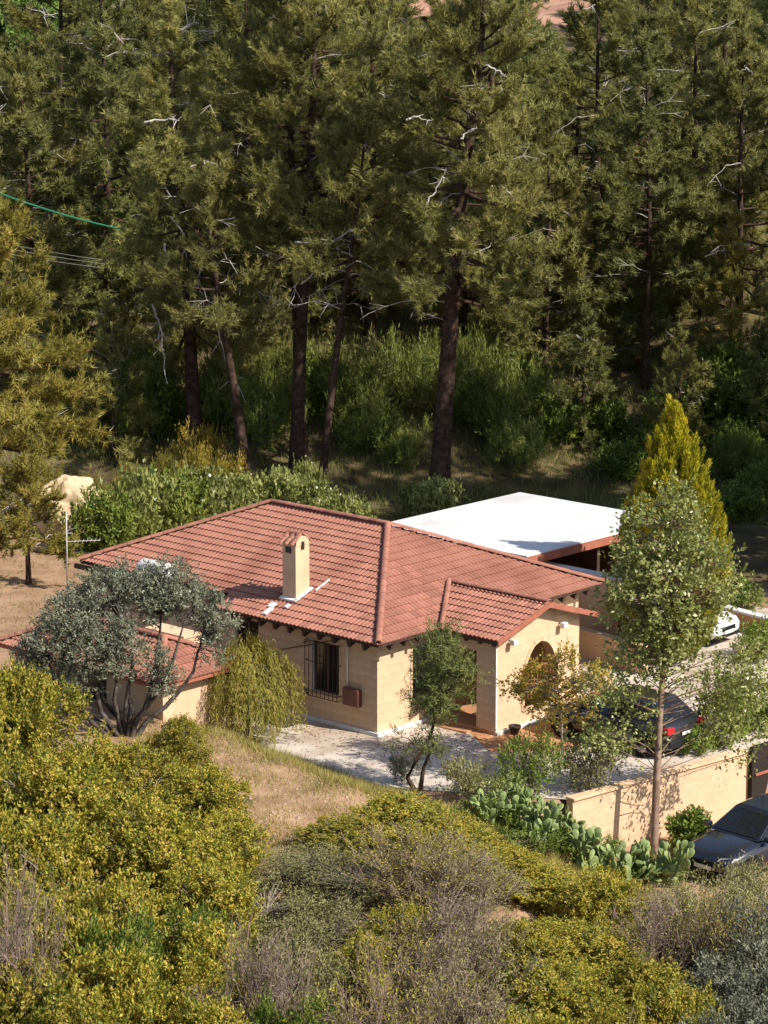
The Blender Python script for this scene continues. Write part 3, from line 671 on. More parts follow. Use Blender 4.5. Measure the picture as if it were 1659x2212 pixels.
# ------------------------------------------------------------------ things on and by the house
def build_tank():
    # solar water tank lying on the roof slope
    
    d = to_house(ray(336, 1262) + HC - np.array([0, 0, 0])) - to_house(HC); o = to_house([0, 0, ZC]); tt = (ZE + K1 * (o[0] + OV) - o[2]) / (d[2] - K1 * d[0]); q = o + d * tt
    x, y = float(q[0]), float(q[1]); z = ZE + K1 * (x + OV) + .05
    t = thing('water_tank', 'white water tank on the roof seen through the olive crown', 'tank', tuple(HW(x, y, z)), HRZ)
    L, r = 1.25, .28; pr = [(0, 0), (.02, r * .6), (.08, r * .92), (.16, r), (L - .16, r), (L - .08, r * .92), (L - .02, r * .6), (L, 0)]
    V = []; k = 14
    for yy, rr in pr: V += [(rr * math.cos(a), yy - L / 2, rr * math.sin(a) + .36) for a in np.linspace(0, 2 * np.pi, k, endpoint=False)]
    F = [(i * k + j, i * k + (j + 1) % k, (i + 1) * k + (j + 1) % k, (i + 1) * k + j) for i in range(len(pr) - 1) for j in range(k)]
    part('drum', MB().add(V, F).mesh('drum', M['plastic'], True), t)
    s = MB()
    for yy in (-.4, .4): s.tube([(-.2, yy, -.06), (0, yy, .10), (.2, yy, .06)], .02, 5)
    part('stand', s.mesh('stand', M['iron']), t)
build_tank()
def build_mast():
    b = at_y(147, 1330, 81.5); b[2] = H1(b[0], b[1])
    top = at_y(148, 1105, 81.5)
    t = thing('antenna_mast', 'thin grey antenna mast beside the left roof corner', 'mast', tuple(b)); h = top[2] - b[2]
    part('pole', MB().tube([(0, 0, -.2), (0, 0, h * .45)], .035, 8).tube([(0, 0, h * .45), (0.02, 0, h)], .022, 8).mesh('pole', M['dead'], True), t)
    a = MB(); z = h * .78; a.tube([(0, 0, z), (1.0, .3, z - .02)], .012, 5)
    for k in range(7): x = .25 + k * .12; a.tube([(x, .3 * x - .22, z), (x, .3 * x + .22, z)], .006, 4)
    part('aerial', a.mesh('aerial', M['dead']), t)
build_mast()
def build_pot(x, y, r, h, label, m):
    t = thing('plant_pot', label, 'pot', tuple(HW(x, y, .03)), HRZ)
    pr = [(0, r * .65), (h * .7, r * .95), (h * .72, r * 1.08), (h, r * 1.1), (h, r * .9), (h * .8, r * .85)]; k = 12; V = []
    for z, rr in pr: V += [(rr * math.cos(a), rr * math.sin(a), z) for a in np.linspace(0, 2 * np.pi, k, endpoint=False)]
    V += [(0, 0, h * .8)]
    F = [(i * k + j, i * k + (j + 1) % k, (i + 1) * k + (j + 1) % k, (i + 1) * k + j) for i in range(len(pr) - 1) for j in range(k)] + [((len(pr) - 1) * k + j, (len(pr) - 1) * k + (j + 1) % k, len(pr) * k) for j in range(k)]
    part('bowl', MB().add(V, F).mesh('bowl', m, True), t)
build_pot(2.62, -2.62, .16, .24, 'small black pot by the porch corner', M['iron'])
build_pot(6.05, -2.75, .24, .42, 'terracotta pot at the right end of the porch wall', M['fascia'])
build_pot(6.6, -2.5, .20, .36, 'smaller terracotta pot beside the porch pot', M['door'])
# ------------------------------------------------------------------ cars
def car(name, label, loc, rz, paint, L=4.3, kind='hatch', H=1.45):
    t = thing(name, label, 'car', loc, rz); s = L / 4.3
    st = [(-2.13, .62, .42, .80), (-2.08, .78, .30, .92), (-1.85, .86, .22, .97), (-1.3, .895, .18, .965), (-.4, .90, .17, .945), (.6, .90, .17, .93), (1.05, .895, .17, .905), (1.5, .875, .18, .83), (1.85, .83, .22, .755), (2.05, .74, .28, .66), (2.13, .58, .36, .56)]
    V = []; k = 0
    for x, w, zb, zt in st:
        h = zt - zb
        sec = [(0, zb), (w * .82, zb), (w * .97, zb + h * .22), (w, zb + h * .5), (w * .985, zb + h * .80), (w * .90, zt - .02), (w * .6, zt + .012), (0, zt + .02)]
        full = sec + [(-y, z) for y, z in sec[-2:0:-1]]; k = len(full)
        V += [(x * s, y, z) for y, z in full]
    n = len(st); F = [(i * k + j, (i + 1) * k + j, (i + 1) * k + (j + 1) % k, i * k + (j + 1) % k) for i in range(n - 1) for j in range(k)]
    F += [tuple(range(k)), tuple(range(n * k - 1, n * k - k - 1, -1))]
    body = part('body', MB().add(V, F).mesh('car_body', paint, True), t)
    # cabin
    xr = -1.95 if kind == 'hatch' else -1.55
    bot = [(xr, .76), (-.2, .83), (1.02, .76)]; top = [(xr + .55, .56), (-.35, .62), (.22, .58)]
    Z0, Z1 = .93, H
    B = [(x * s, y, Z0) for x, y in bot] + [(x * s, -y, Z0) for x, y in bot[::-1]]
    Tm = [(x * s, y, Z1 - .03 - (.02 if i != 1 else 0)) for i, (x, y) in enumerate(top)] + [(x * s, -y, Z1 - .03 - (.02 if i != 1 else 0)) for i, (x, y) in list(enumerate(top))[::-1]]
    Tt = [(x * s * .96 - .02, y * .86, Z1) for x, y in top] + [(x * s * .96 - .02, -y * .86, Z1) for x, y in top[::-1]]
    V = B + Tm + Tt; F = [(i, (i + 1) % 6, 6 + (i + 1) % 6, 6 + i) for i in range(6)] + [(6 + i, 6 + (i + 1) % 6, 12 + (i + 1) % 6, 12 + i) for i in range(6)] + [(12, 13, 14, 15, 16, 17)]
    F = [f[::-1] for f in F] if False else F
    cab = part('cabin', MB().add(V, F).mesh('cabin', paint, False), t)
    def pane(nm, q, out):
        q = [np.array(v, float) for v in q]; c = sum(q) / 4; o = np.array(out) * .012
        qq = [c + (v - c) * .86 + o for v in q]; part(nm, MB().prism(qq, np.array(out) * .006).mesh(nm, M['glass']), cab)
    nb = [np.array(v) for v in B]; nt_ = [np.array(v) for v in Tm]
    pane('windscreen', [nb[2], nb[3], nt_[3], nt_[2]], (.55, 0, .83)); pane('rear_window', [nb[5], nb[0], nt_[0], nt_[5]], (-.6, 0, .8))
    pane('side_window', [nb[0], nb[1], nt_[1], nt_[0]], (0, .95, .3)); pane('side_window', [nb[1], nb[2], nt_[2], nt_[1]], (0, .95, .3))
    pane('side_window', [nb[3], nb[4], nt_[4], nt_[3]], (0, -.95, .3)); pane('side_window', [nb[4], nb[5], nt_[5], nt_[4]], (0, -.95, .3))
    # wheels
    for x in (-1.32 * s, 1.33 * s):
        for sy in (-1, 1):
            wv = MB(); kk = 20; V = []
            for yy, rr in ((.0, .22), (0, .30), (.03, .315), (.17, .315), (.2, .30), (.2, .2), (.17, .19)): V += [(rr * math.cos(a), sy * (.71 + yy), rr * math.sin(a)) for a in np.linspace(0, 2 * np.pi, kk, endpoint=False)]
            F = [(i * kk + j, i * kk + (j + 1) % kk, (i + 1) * kk + (j + 1) % kk, (i + 1) * kk + j) for i in range(6) for j in range(kk)]
            wo = part('wheel', wv.add(V, F).mesh('tyre', M['tyre'], True), t, (x, 0, .315))
            rm = MB(); V = [(0, sy * .89, 0)] + [(.2 * math.cos(a), sy * .875, .2 * math.sin(a)) for a in np.linspace(0, 2 * np.pi, kk, endpoint=False)]
            rm.add(V, [(0, 1 + j, 1 + (j + 1) % kk) for j in range(kk)]); part('rim', rm.mesh('rim', M['alloy']), wo)
            am = MB(); V = [(x + .36 * math.cos(a), sy * .893, .34 + .36 * math.sin(a)) for a in np.linspace(-.1, np.pi + .1, 14)]
            am.prism(V, (0, sy * .006, 0)); part('wheel_arch', am.mesh('wheel_arch', M['tyre']), body)
    # lights, plates, grille, mirrors, bumpers
    for sy in (-1, 1):
        part('headlight', MB().prism([(2.06 * s, sy * .38, .60), (1.92 * s, sy * .76, .62), (1.80 * s, sy * .80, .71), (2.0 * s, sy * .45, .68)], (.05, sy * .01, .012)).mesh('headlight', M['lamp']), t)
        part('tail_light', MB().box((-2.14 * s, sy * .52, .72), (-1.98 * s, sy * .81, .90), .02).mesh('tail_light', M['tail']), t)
        mr = MB().box((.78 * s, sy * .86, .92), (.95 * s, sy * 1.02, 1.06), .03); part('mirror', mr.mesh('mirror', paint), t)
    part('grille', MB().box((2.08 * s, -.36, .44), (2.15 * s, .36, .58), .01).mesh('car_grille', M['tyre']), t)
    part('number_plate', MB().box((2.155 * s, -.26, .36), (2.165 * s, .26, .46)).mesh('number_plate', M['plastic']), t)
    part('number_plate', MB().box((-2.165 * s, -.2, .62), (-2.15 * s, .2, .70)).mesh('number_plate', M['plastic']), t)
    part('bumper', MB().box((2.0 * s, -.66, .24), (2.15 * s, .66, .36), .03).mesh('bumper', M['tyre']), t)
    part('bumper', MB().box((-2.16 * s, -.7, .30), (-2.02 * s, .7, .52), .04).mesh('bumper', paint), t)
    part('underside', MB().box((-1.9 * s, -.7, .14), (1.85 * s, .7, .24)).mesh('underside', M['tyre']), t)
    return t
M['tyre'] = flat('rubber', (.012, .012, .012), .8, .2); M['alloy'] = flat('alloy', (.45, .45, .46), .35, .5, .8)
M['lamp'] = flat('lamp_glass', (.55, .56, .58), .1, .6); M['tail'] = flat('tail_lamp', (.45, .012, .02), .15, .6)
M['paint_black'] = flat('dark_grey_car_paint', (.022, .023, .028), .28, .5, .3, .8)
M['paint_navy'] = flat('navy_car_paint', (.018, .020, .034), .25, .5, .3, 1.0)
M['paint_white'] = flat('white_car_paint', (.72, .73, .75), .3, .5, 0, .6)
c1 = HW(4.1, -5.1, .02); car('car', 'dark grey hatchback parked behind the slender tree above the wall', tuple(c1), math.atan2(E1[1], E1[0]), M['paint_black'], 4.3)
c2 = on_z(1640, 1868, -1.6); c2[2] = H1(c2[0], c2[1]); car('car', 'navy car facing the cactus hedge below the retaining wall', tuple(c2), math.atan2(-E2[1], -E2[0]) - .05, M['paint_navy'], 4.5)
c3 = on_z(1584, 1394, 0) + E1 * 2.2 - E2 * .2; car('car', 'white car parked at the back of the driveway behind leaves', (c3[0], c3[1], .03), math.atan2(-E1[1], -E1[0]) + .05, M['paint_white'], 4.2, H=1.6)

# ------------------------------------------------------------------ plants: growing
def rvec(rng, n): return unit(rng.normal(size=(n, 3)))
def side_of(rng, D, N, wild=.5):
    """blade side vector so that blades mostly face outwards and up, as leaves turn to the light"""
    n = len(D); return unit(np.cross(D, rvec(rng, n) if N is None else N + rng.normal(0, wild, (n, 3))))
def leaf_tris(rng, P, D, L, W, N=None):
    n = len(P); s = side_of(rng, D, N); L = np.broadcast_to(L, (n,))[:, None]; W = np.broadcast_to(W, (n,))[:, None]
    V = np.stack([P - s * W / 2, P + s * W / 2, P + D * L], 1).reshape(-1, 3)
    return V, np.arange(3 * n).reshape(-1, 3)
def leaf_quads(rng, P, D, L, W, N=None):
    n = len(P); s = side_of(rng, D, N); L = np.broadcast_to(L, (n,))[:, None]; W = np.broadcast_to(W, (n,))[:, None]
    V = np.stack([P, P + D * L * .42 + s * W / 2, P + D * L, P + D * L * .42 - s * W / 2], 1).reshape(-1, 3)
    return V, np.arange(4 * n).reshape(-1, 4)
def foliage_mesh(name, V, F, m, tint): return np_mesh(name, V, [F], m, False, {'tint': np.clip(tint, 0, 1)})
def tubes(paths, name, m, k=5):
    mb = MB()
    for P, r in paths: mb.tube(P, r, k, False)
    return mb.mesh(name, m, True)
def bez(a, b, c, n=6):
    t = np.linspace(0, 1, n)[:, None]; return (1 - t) ** 2 * a + 2 * t * (1 - t) * b + t ** 2 * c
def pine_meshes(seed, h, clear, rad, nbr, m, needle=.28, width=.036, dens=1.0, lean=(0, 0), droop=0.0, top=.12, per=11, trunk_r=.3):
    """trunk + limbs, and a crown of needle tufts on twigs; returns (trunk mesh, crown mesh, limb end points)"""
    rng = np.random.default_rng(seed); paths = []
    zs = np.linspace(0, 1, 12); ph = rng.uniform(0, 6, 2)
    tp = np.stack([lean[0] * zs + .012 * h * np.sin(zs * 5 + ph[0]) * zs, lean[1] * zs + .012 * h * np.sin(zs * 4 + ph[1]) * zs, h * zs], 1); tp[0, 2] = -.4
    tr = trunk_r * (1 - zs * .93) ** .85; tr[0] *= 1.3
    paths.append((tp, tr))
    def trunk_at(z): return np.array([np.interp(z, tp[:, 2], tp[:, i]) for i in range(3)])
    TS, TD, TL, TC = [], [], [], []; ends = []
    for i in range(nbr):
        t = (i + rng.uniform(0, 1)) / nbr; z = h * (clear + (1 - clear) * t * .985)
        az = i * 2.4 + rng.normal(0, .5); env = (np.sin(np.pi * (min(1, .22 + t * .78)) ** .8) * .75 + .25) * (1 - t) ** .35 if t < .999 else .1
        L = max(.35, rad * (env * (1 - top) + top) * rng.uniform(.6, 1.15)) * (1.0 if t < .85 else .8)
        el = R(-12 + 62 * t ** 1.3 + rng.normal(0, 9)) - droop * (1 - t)
        d = np.array([math.cos(az) * math.cos(el), math.sin(az) * math.cos(el), math.sin(el)])
        a = trunk_at(z); c = a + d * L + np.array([0, 0, L * .10 * (1 - 2 * droop)]); b = a + d * L * .55 - np.array([0, 0, L * .06])
        P = bez(a, b, c, 7); r0 = max(.012, .045 * L / 2.5 * (1 + .6 * (1 - t))); paths.append((P, np.linspace(r0, .008, 7))); ends.append(c)
        nt_ = max(5, int(L * 9.5 * dens))
        s = rng.uniform(.22 if L > 1.2 else .1, 1.0, nt_) ** .75; q = np.stack([np.interp(s, np.linspace(0, 1, 7), P[:, k]) for k in range(3)], 1)
        tang = unit(P[-1] - P[2])
        sd = unit(tang * .75 + rng.normal(0, .55, (nt_, 3)) + np.array([0, 0, .22 - droop * .5]))
        TS.append(q); TD.append(sd); TL.append(rng.uniform(.35, .85, nt_) * (.55 + .45 * min(1.3, L / 2))); TC.append(np.full(nt_, rng.uniform(-.16, .16)) + rng.normal(0, .09, nt_))
    TS, TD, TL, TC = map(np.concatenate, (TS, TD, TL, TC)); n = len(TS)
    if True:   # a few of the twigs as wood
        for j in rng.choice(n, min(n, int(n * .25)), False): paths.append((np.stack([TS[j], TS[j] + TD[j] * TL[j] * .8]), np.array([.012, .006])))
    k = 6; f = np.linspace(.15, 1.0, k)
    P = (TS[:, None] + TD[:, None] * (TL[:, None, None] * f[None, :, None]) + np.array([0, 0, .10]) * (f ** 2)[None, :, None]).reshape(-1, 3); P = P + rng.normal(0, .025, P.shape)
    D = np.repeat(TD, k, 0); C = np.repeat(TC, k)
    P = np.repeat(P, per, 0); C = np.repeat(C, per) + rng.normal(0, .13, len(P)); D = unit(np.repeat(D, per, 0) * .75 + rng.normal(0, .55, (len(P), 3)) + np.array([0, 0, .22]))
    ax = np.stack([np.interp(P[:, 2], tp[:, 2], tp[:, 0]), np.interp(P[:, 2], tp[:, 2], tp[:, 1]), P[:, 2] - .2], 1); N = unit(P - ax) * .8 + np.array([0, 0, .7])
    V, F = leaf_tris(rng, P, D, needle * rng.uniform(.7, 1.2, len(P)), width * rng.uniform(.7, 1.2, len(P)), N)
    dm = MB()
    for j in range(int(nbr * .26)):
        z = h * rng.uniform(clear * .75, .95); a = trunk_at(z); az = rng.uniform(0, 6.28); L = rad * rng.uniform(.45, 1.05) * (1.05 - z / h * .6); d = np.array([math.cos(az), math.sin(az), rng.uniform(-.25, .45)])
        e = a + d * L; b = (a + e) / 2 + np.array([0, 0, L * rng.uniform(.0, .25)]); P = bez(a, b, e, 6) + rng.normal(0, .03, (6, 3)); dm.tube(P, np.linspace(.022, .007, 6), 4, False)
        for q in range(5):
            i = rng.integers(2, 6); d2 = unit(unit(P[i] - P[i - 1]) + rng.normal(0, .6, 3)); dm.tube(np.stack([P[i], P[i] + d2 * rng.uniform(.3, .8)]), np.array([.012, .005]), 3, False)
    return tubes(paths, 'trunk', M['bark'], 6), foliage_mesh('crown', V, F, m, .45 + C), dm.mesh('dead_twigs', M['dead']), tp
def shell_points(rng, ells, n, inner=.35):
    """points inside a union of ellipsoids, denser towards the outside"""
    vol = np.array([e[3] * e[4] * e[5] for e in ells]) ** .75; pick = rng.choice(len(ells), n, p=vol / vol.sum()); E = np.array(ells)[pick]
    d = rvec(rng, n); r = (inner + (1 - inner) * rng.uniform(0, 1, n) ** .45)[:, None]
    return E[:, :3] + d * r * E[:, 3:6], unit(d * E[:, 3:6])
def broad_meshes(seed, ells, nclump, rc, per, L, W, m, bark, trunk=None, tr=.1, up=.3, shoots=5, inner=.35, wood=1.0, quad=True, tr_top=.35, jit=.18, bow=.25):
    """trunk(s) given as polylines; a limb reaches every clump of leaf shoots"""
    rng = np.random.default_rng(seed); C, O = shell_points(rng, ells, nclump, inner); paths = []
    if trunk is None: trunk = [np.array([[0, 0, -.2], [0, 0, .3]])]
    for T in trunk: T = np.asarray(T, float); paths.append((T, np.linspace(tr, tr * tr_top, len(T))))
    pts = np.concatenate([np.stack([np.interp(np.linspace(0, 1, 14), np.linspace(0, 1, len(T)), np.asarray(T)[:, k]) for k in range(3)], 1) for T in trunk])
    for j in range(nclump):
        if rng.uniform() > wood: continue
        c = C[j]; low = pts[:, 2] < c[2] + .1; cand = pts[low] if low.any() else pts[:1]
        sc = np.linalg.norm(cand - c, axis=1) + .35 * np.abs(cand[:, 2] - (c[2] - .5 * np.linalg.norm(cand[:, :2] - c[:2], axis=1))); a = cand[np.argmin(sc)]
        d = np.linalg.norm(c - a); b = a + (c - a) * .5 + np.array([0, 0, d * bow]) * rng.uniform(-.2, 1) + rng.normal(0, d * .07, 3)
        paths.append((bez(a, b, c, 5), np.linspace(max(.008, min(tr * .45, .022 * d)), .005, 5)))
    S = np.repeat(C, shoots, 0); n = len(S); sd = unit(np.repeat(O, shoots, 0) * .6 + rng.normal(0, .6, (n, 3)) + np.array([0, 0, up])); sl = rc * rng.uniform(.6, 1.25, n)
    S = S + rng.normal(0, rc * .28, S.shape); ct = np.repeat(rng.normal(0, .16, nclump), shoots) + rng.normal(0, .08, n)
    f = rng.uniform(.05, 1, (n, per)); P = (S[:, None] + sd[:, None] * (sl[:, None] * f)[..., None]).reshape(-1, 3) + rng.normal(0, L * .25, (n * per, 3))
    D = unit(np.repeat(sd, per, 0) * .6 + rng.normal(0, .6, (n * per, 3)) + np.array([0, 0, up * .5])); tint = .45 + np.repeat(ct, per) + rng.normal(0, jit, n * per)
    fn = leaf_quads if quad else leaf_tris
    N = np.repeat(np.repeat(O, shoots, 0), per, 0) * .8 + np.array([0, 0, .7])
    V, F = fn(rng, P, D, L * rng.uniform(.65, 1.25, n * per), W * rng.uniform(.75, 1.2, n * per), N)
    return tubes(paths, 'trunk', bark, 5), foliage_mesh('crown', V, F, m, tint)
def plant(name, label, cat, loc, trunk_me, crown_me, rz=0, sc=(1, 1, 1), group=None, tname='trunk', cname='crown'):
    t = thing(name, label, cat, loc, rz, group); t.scale = sc; t['kind'] = 'thing'
    part(tname, trunk_me, t); part(cname, crown_me, t); return t
RNG = np.random.default_rng(77)
# ------------------------------------------------------------------ pines behind the house
PG = 'tall pines behind the house'
def ground(x, y): return (float(x), float(y), H1(x, y))
def dead_limb(t, pts, r=.03, sub=5, seed=0):
    """a bleached bare branch with side twigs, in the tree's own coordinates"""
    rng = np.random.default_rng(seed); P = np.array(pts, float); tt = np.linspace(0, 1, len(P)); q = np.linspace(0, 1, 12); P = np.stack([np.interp(q, tt, P[:, k]) for k in range(3)], 1) + rng.normal(0, .03, (12, 3))
    mb = MB(); mb.tube(P, np.linspace(r, r * .3, 12), 5); L = np.linalg.norm(P[-1] - P[0])
    for j in range(sub):
        i = rng.integers(3, 11); d = unit((P[i] - P[i - 1]) * 2 / L + rng.normal(0, .5, 3) + np.array([0, 0, -.3])); e = P[i] + d * L * rng.uniform(.12, .3); mid = (P[i] + e) / 2 + rng.normal(0, .05, 3)
        mb.tube(bez(P[i], mid, e, 4), np.linspace(r * .45, r * .15, 4), 4)
    part('dead_branch', mb.mesh('dead_branch', M['dead']), t)
def pine_at(px, py, D, h, label, seed, clear, rad, nbr, m='pine', lean=(0, 0), tr=.3, droop=0., dens=1.0, needle=.28, top=.12, name='pine_tree'):
    g = at_y(px, py, D); x, y = float(g[0]), D
    tm, cm, dm, tp = pine_meshes(seed, h, clear, rad, nbr, M[m], lean=lean, trunk_r=tr, droop=droop, dens=dens, needle=needle, top=top)
    t = plant(name, label, 'tree', ground(x, y), tm, cm); part('dead_twigs', dm, t)['kind'] = 'stuff'; return t, tp
def local(t, px, py, dy=0):
    """picture point at the tree's own depth, in its own coordinates"""
    p = at_y(px, py, t.location.y + dy); return p - np.array(t.location)
tA, _ = pine_at(420, 975, 108.3, 17.2, 'sparse light green pine with drooping bleached branches, left of the others', 11, .27, 3.1, 62, m='pine_sunlit', lean=(-.6, 0), tr=.34, droop=.35, dens=1.15)
for k, pts in enumerate([[(412, 362), (450, 345), (500, 372), (540, 395)], [(440, 350), (480, 395)], [(372, 470), (398, 505), (402, 560)], [(455, 560), (520, 600), (570, 640), (640, 665)], [(330, 660), (345, 700), (352, 760), (360, 830)], [(465, 640), (470, 700), (480, 740), (500, 800), (512, 860)], [(440, 540), (425, 620), (455, 650)], [(355, 525), (370, 600), (380, 640)], [(315, 262), (370, 258), (385, 262)]]):
    dead_limb(tA, [local(tA, x, y, -1.6 - .3 * (k % 3)) for x, y in pts], .045, 7, k)
tB, _ = pine_at(537, 1032, 104.6, 12.2, 'leaning dark-trunked pine with thin crown beside the tall twin trunks', 12, .50, 2.4, 34, lean=(-1.6, .4), tr=.26, dens=.9)
tC, _ = pine_at(640, 1020, 106.2, 23.5, 'very tall pine with pale straight upper trunk', 13, .36, 3.5, 80, m='pine_sunlit', lean=(.9, .6), tr=.32, dens=1.05)
for k, pts in enumerate([[(690, 540), (760, 495), (780, 498)], [(650, 610), (720, 560), (700, 520)], [(640, 520), (720, 530), (800, 580)]]): dead_limb(tC, [local(tC, x, y, -2) for x, y in pts], .04, 5, 20 + k)
tC2, _ = pine_at(655, 1012, 107.3, 20.5, 'dark pine trunk standing close against the very tall pine', 14, .42, 2.8, 52, lean=(-.9, .5), tr=.24, dens=.95)
tD, _ = pine_at(692, 1040, 104.0, 15.5, 'slim pine leaning right between two thick trunks', 15, .52, 2.5, 36, lean=(1.8, 0.3), tr=.2, dens=.9)
tE, _ = pine_at(945, 1070, 102.9, 21.8, 'broad pine with thick dark leaning trunk behind the white roof', 16, .36, 4.1, 84, m='pine_sunlit', lean=(1.7, .3), tr=.44, dens=1.1)
for k, pts in enumerate([[(1000, 545), (1030, 548), (1065, 525)], [(915, 450), (940, 410), (965, 365)], [(995, 300), (1010, 285), (1030, 275)], [(1050, 140), (1080, 155), (1095, 165)], [(875, 260), (900, 252), (930, 262)], [(1050, 400), (1090, 405), (1110, 425)]]): dead_limb(tE, [local(tE, x, y, -2.4) for x, y in pts], .04, 5, 40 + k)
# pine at the left edge, nearer, with yellowing needles
tF, _ = pine_at(-30, 1225, 93.0, 12.6, 'yellowing bushy pine at the left edge beside the house', 17, .27, 3.6, 66, m='pine_y', tr=.26, lean=(.3, 0), dens=1.0)
tG, _ = pine_at(62, 1262, 89.8, 3.9, 'small round yellowing pine on bare earth left of the house', 18, .30, 1.75, 26, m='pine_y', tr=.11, dens=1.3, needle=.2, name='young_pine')
# shared pine kinds for the wood behind
kinds = []
for i, (h, clear, rad, nbr, m) in enumerate([(15, .22, 3.0, 46, 'pine'), (13, .12, 3.0, 42, 'pine'), (17, .30, 3.2, 48, 'pine_g'), (8, .04, 2.3, 34, 'pine'), (7, .03, 2.2, 32, 'pine_g'), (9, .06, 2.4, 34, 'pine_y')]):
    kinds.append(pine_meshes(100 + i, h, clear, rad, nbr, M[m], needle=.32, width=.05, dens=1.15, trunk_r=.2 if h > 10 else .13, per=8) + (h,))
CAPS = [(1095, 1290, 50), (885, 985, 25), (-80, 130, 95)]
ZONES = [(130, 'at the far left'), (330, 'above the olive tree'), (560, 'left of the chimney line'), (760, 'above the chimney'), (960, 'above the front hip'), (1150, 'above the white roof'), (1330, 'left of the cypress tip'), (1520, 'behind the cypress tip'), (9999, 'at the far right')]
LOOK = ['full-grown pine', 'broad pine', 'tall fresh green pine', 'bushy young pine', 'fresh green young pine', 'yellowing young pine']
def wood_pine(px, D, k, sc, label=None, group='pines of the wood behind the house', rng=RNG):
    if label is None:
        zone = next(t for lim, t in ZONES if px < lim); row = 'just behind the tall trunks' if D < 118 else 'on the lower slope' if D < 136 else 'half way up the wood' if D < 170 else 'high up the wood' if D < 220 else 'at the top of the wood'
        label = LOOK[k] + ' ' + row + ' ' + zone
    x = (px - 829.5) / FPX * D * 1.0; tm, cm = kinds[k][0], kinds[k][1]; z = sc * rng.uniform(.92, 1.1); g = ground(x, D)
    for a, b, yt in CAPS:                # clearings through which the field and the far trees show
        if a < px < b: z = min(z, (at_y(px, yt + rng.uniform(0, 60), D)[2] - g[2]) / kinds[k][4]); 
    if z < .25: return None
    sc = min(sc, z * 1.35)
    t = plant('pine_tree', label, 'tree', g, tm, cm, rng.uniform(0, 6.28), (sc, sc, z), group); part('dead_twigs', kinds[k][2], t)['kind'] = 'stuff'; return t
# second row, just behind the tall ones
for px, D, k, sc in [(60, 116, 0, 1.05), (230, 118, 2, 1.0), (330, 122, 1, 1.0), (540, 120, 0, 1.1), (590, 124, 2, 1.1), (800, 119, 1, 1.15), (780, 128, 0, 1.2), (1090, 117, 2, .95), (1180, 113, 1, .95), (1290, 119, 0, 1.05), (1400, 114, 2, .9), (1500, 121, 1, 1.05), (1600, 115, 0, .95), (1690, 118, 2, 1.0), (-60, 112, 1, 1.1), (140, 126, 0, 1.1), (1240, 125, 2, .9), (1380, 127, 1, 1.0), (1560, 128, 0, 1.0), (450, 130, 2, 1.1), (980, 126, 0, 1.0)]:
    wood_pine(px, D, k, sc)
for D, n in [(109, 9), (114, 10), (120, 11), (127, 11), (133, 11)]:      # young growth on the bank
    for j in range(n):
        px = -60 + 1780 * (j + RNG.uniform(.1, .9)) / n
        if D < 119 and (830 < px < 1120 or 560 < px < 760): continue
        k = int(RNG.choice([3, 4, 5], p=[.5, .35, .15])); wood_pine(px, D + RNG.uniform(-2, 2), k, RNG.uniform(.6, 1.05) * (.8 if D < 118 else 1))
for D, n in [(140, 10), (150, 11), (163, 11), (178, 12), (195, 13), (214, 14), (236, 15), (262, 16)]:
    for j in range(n):
        px = -60 + (1780) * (j + RNG.uniform(.1, .9)) / n
        k = int(RNG.choice([3, 4, 5, 0, 1], p=[.34, .3, .1, .14, .12])); sc = RNG.uniform(.85, 1.2)
        if D > 170 and 860 < px < 1290: k = 3
        if D > 205 and 840 < px < 1330: continue
        wood_pine(px, D + RNG.uniform(-5, 5), k, sc)
for px, D, sc in [(1290, 232, 1.0), (1345, 245, 1.1), (1400, 238, 1.1)]: wood_pine(px, D, 4, sc, 'dark round-topped pine at the edge of the ploughed field', 'pines at the field edge')
# tall trees standing right of the picture, whose shade falls on the slope
for x, y, k, sc in [(18.8, 89.0, 1, 1.85), (21.8, 93.0, 0, 1.65), (25, 90.0, 2, 1.5), (18.6, 94.5, 1, 1.75), (19.6, 97.5, 0, 1.75), (21, 97, 0, 1.2), (24.5, 103, 1, 1.35), (22, 109, 2, 1.1), (28, 97, 2, 1.25), (28.5, 107, 0, 1.4), (33, 101, 1, 1.5)]:
    plant('pine_tree', 'tall shading pine beyond the right edge of the view', 'tree', ground(x, y), kinds[k][0], kinds[k][1], x, (sc, sc, sc * .92), 'pines beyond the right edge')
# bright green tree at the top left
tm, cm = broad_meshes(31, [(0, 0, 5.2, 2.0, 2.0, 4.6)], 420, .7, 14, .30, .16, M['bright'], M['bark_grey'], [np.array([[0, 0, -.3], [.1, 0, 4], [0, 0, 8]])], .18, up=.5)
g = at_y(40, 110, 150); plant('poplar_tree', 'bright green columnar tree in the top left corner', 'tree', ground(g[0], 150), tm, cm, 0, (1.05, 1.05, 1.35))
# ------------------------------------------------------------------ ploughed field on the horizon
def build_field():
    xs = np.linspace(-40, 70, 70); ys = np.arange(240, 420, .45); X, Y = np.meshgrid(xs, ys)
    Z = hgt(X, Y) + .25 + .16 * np.sin((Y + .25 * X) * 2 * np.pi / 2.7) + smooth(240, 330, Y) * 3.0
    V = np.stack([X, Y, Z], -1).reshape(-1, 3); nx, ny = len(xs), len(ys); i = np.arange(nx * ny).reshape(ny, nx); F = np.stack([i[:-1, :-1], i[:-1, 1:], i[1:, 1:], i[1:, :-1]], -1).reshape(-1, 4)
    m = noise_mat('ploughed_soil', (.36, .19, .13), (.46, .27, .19), .35, .95, .1, .4, 3)
    tag(part('field', np_mesh('field', V, [F], m, True)), 'reddish ploughed field beyond the wood', kind='structure')
build_field()
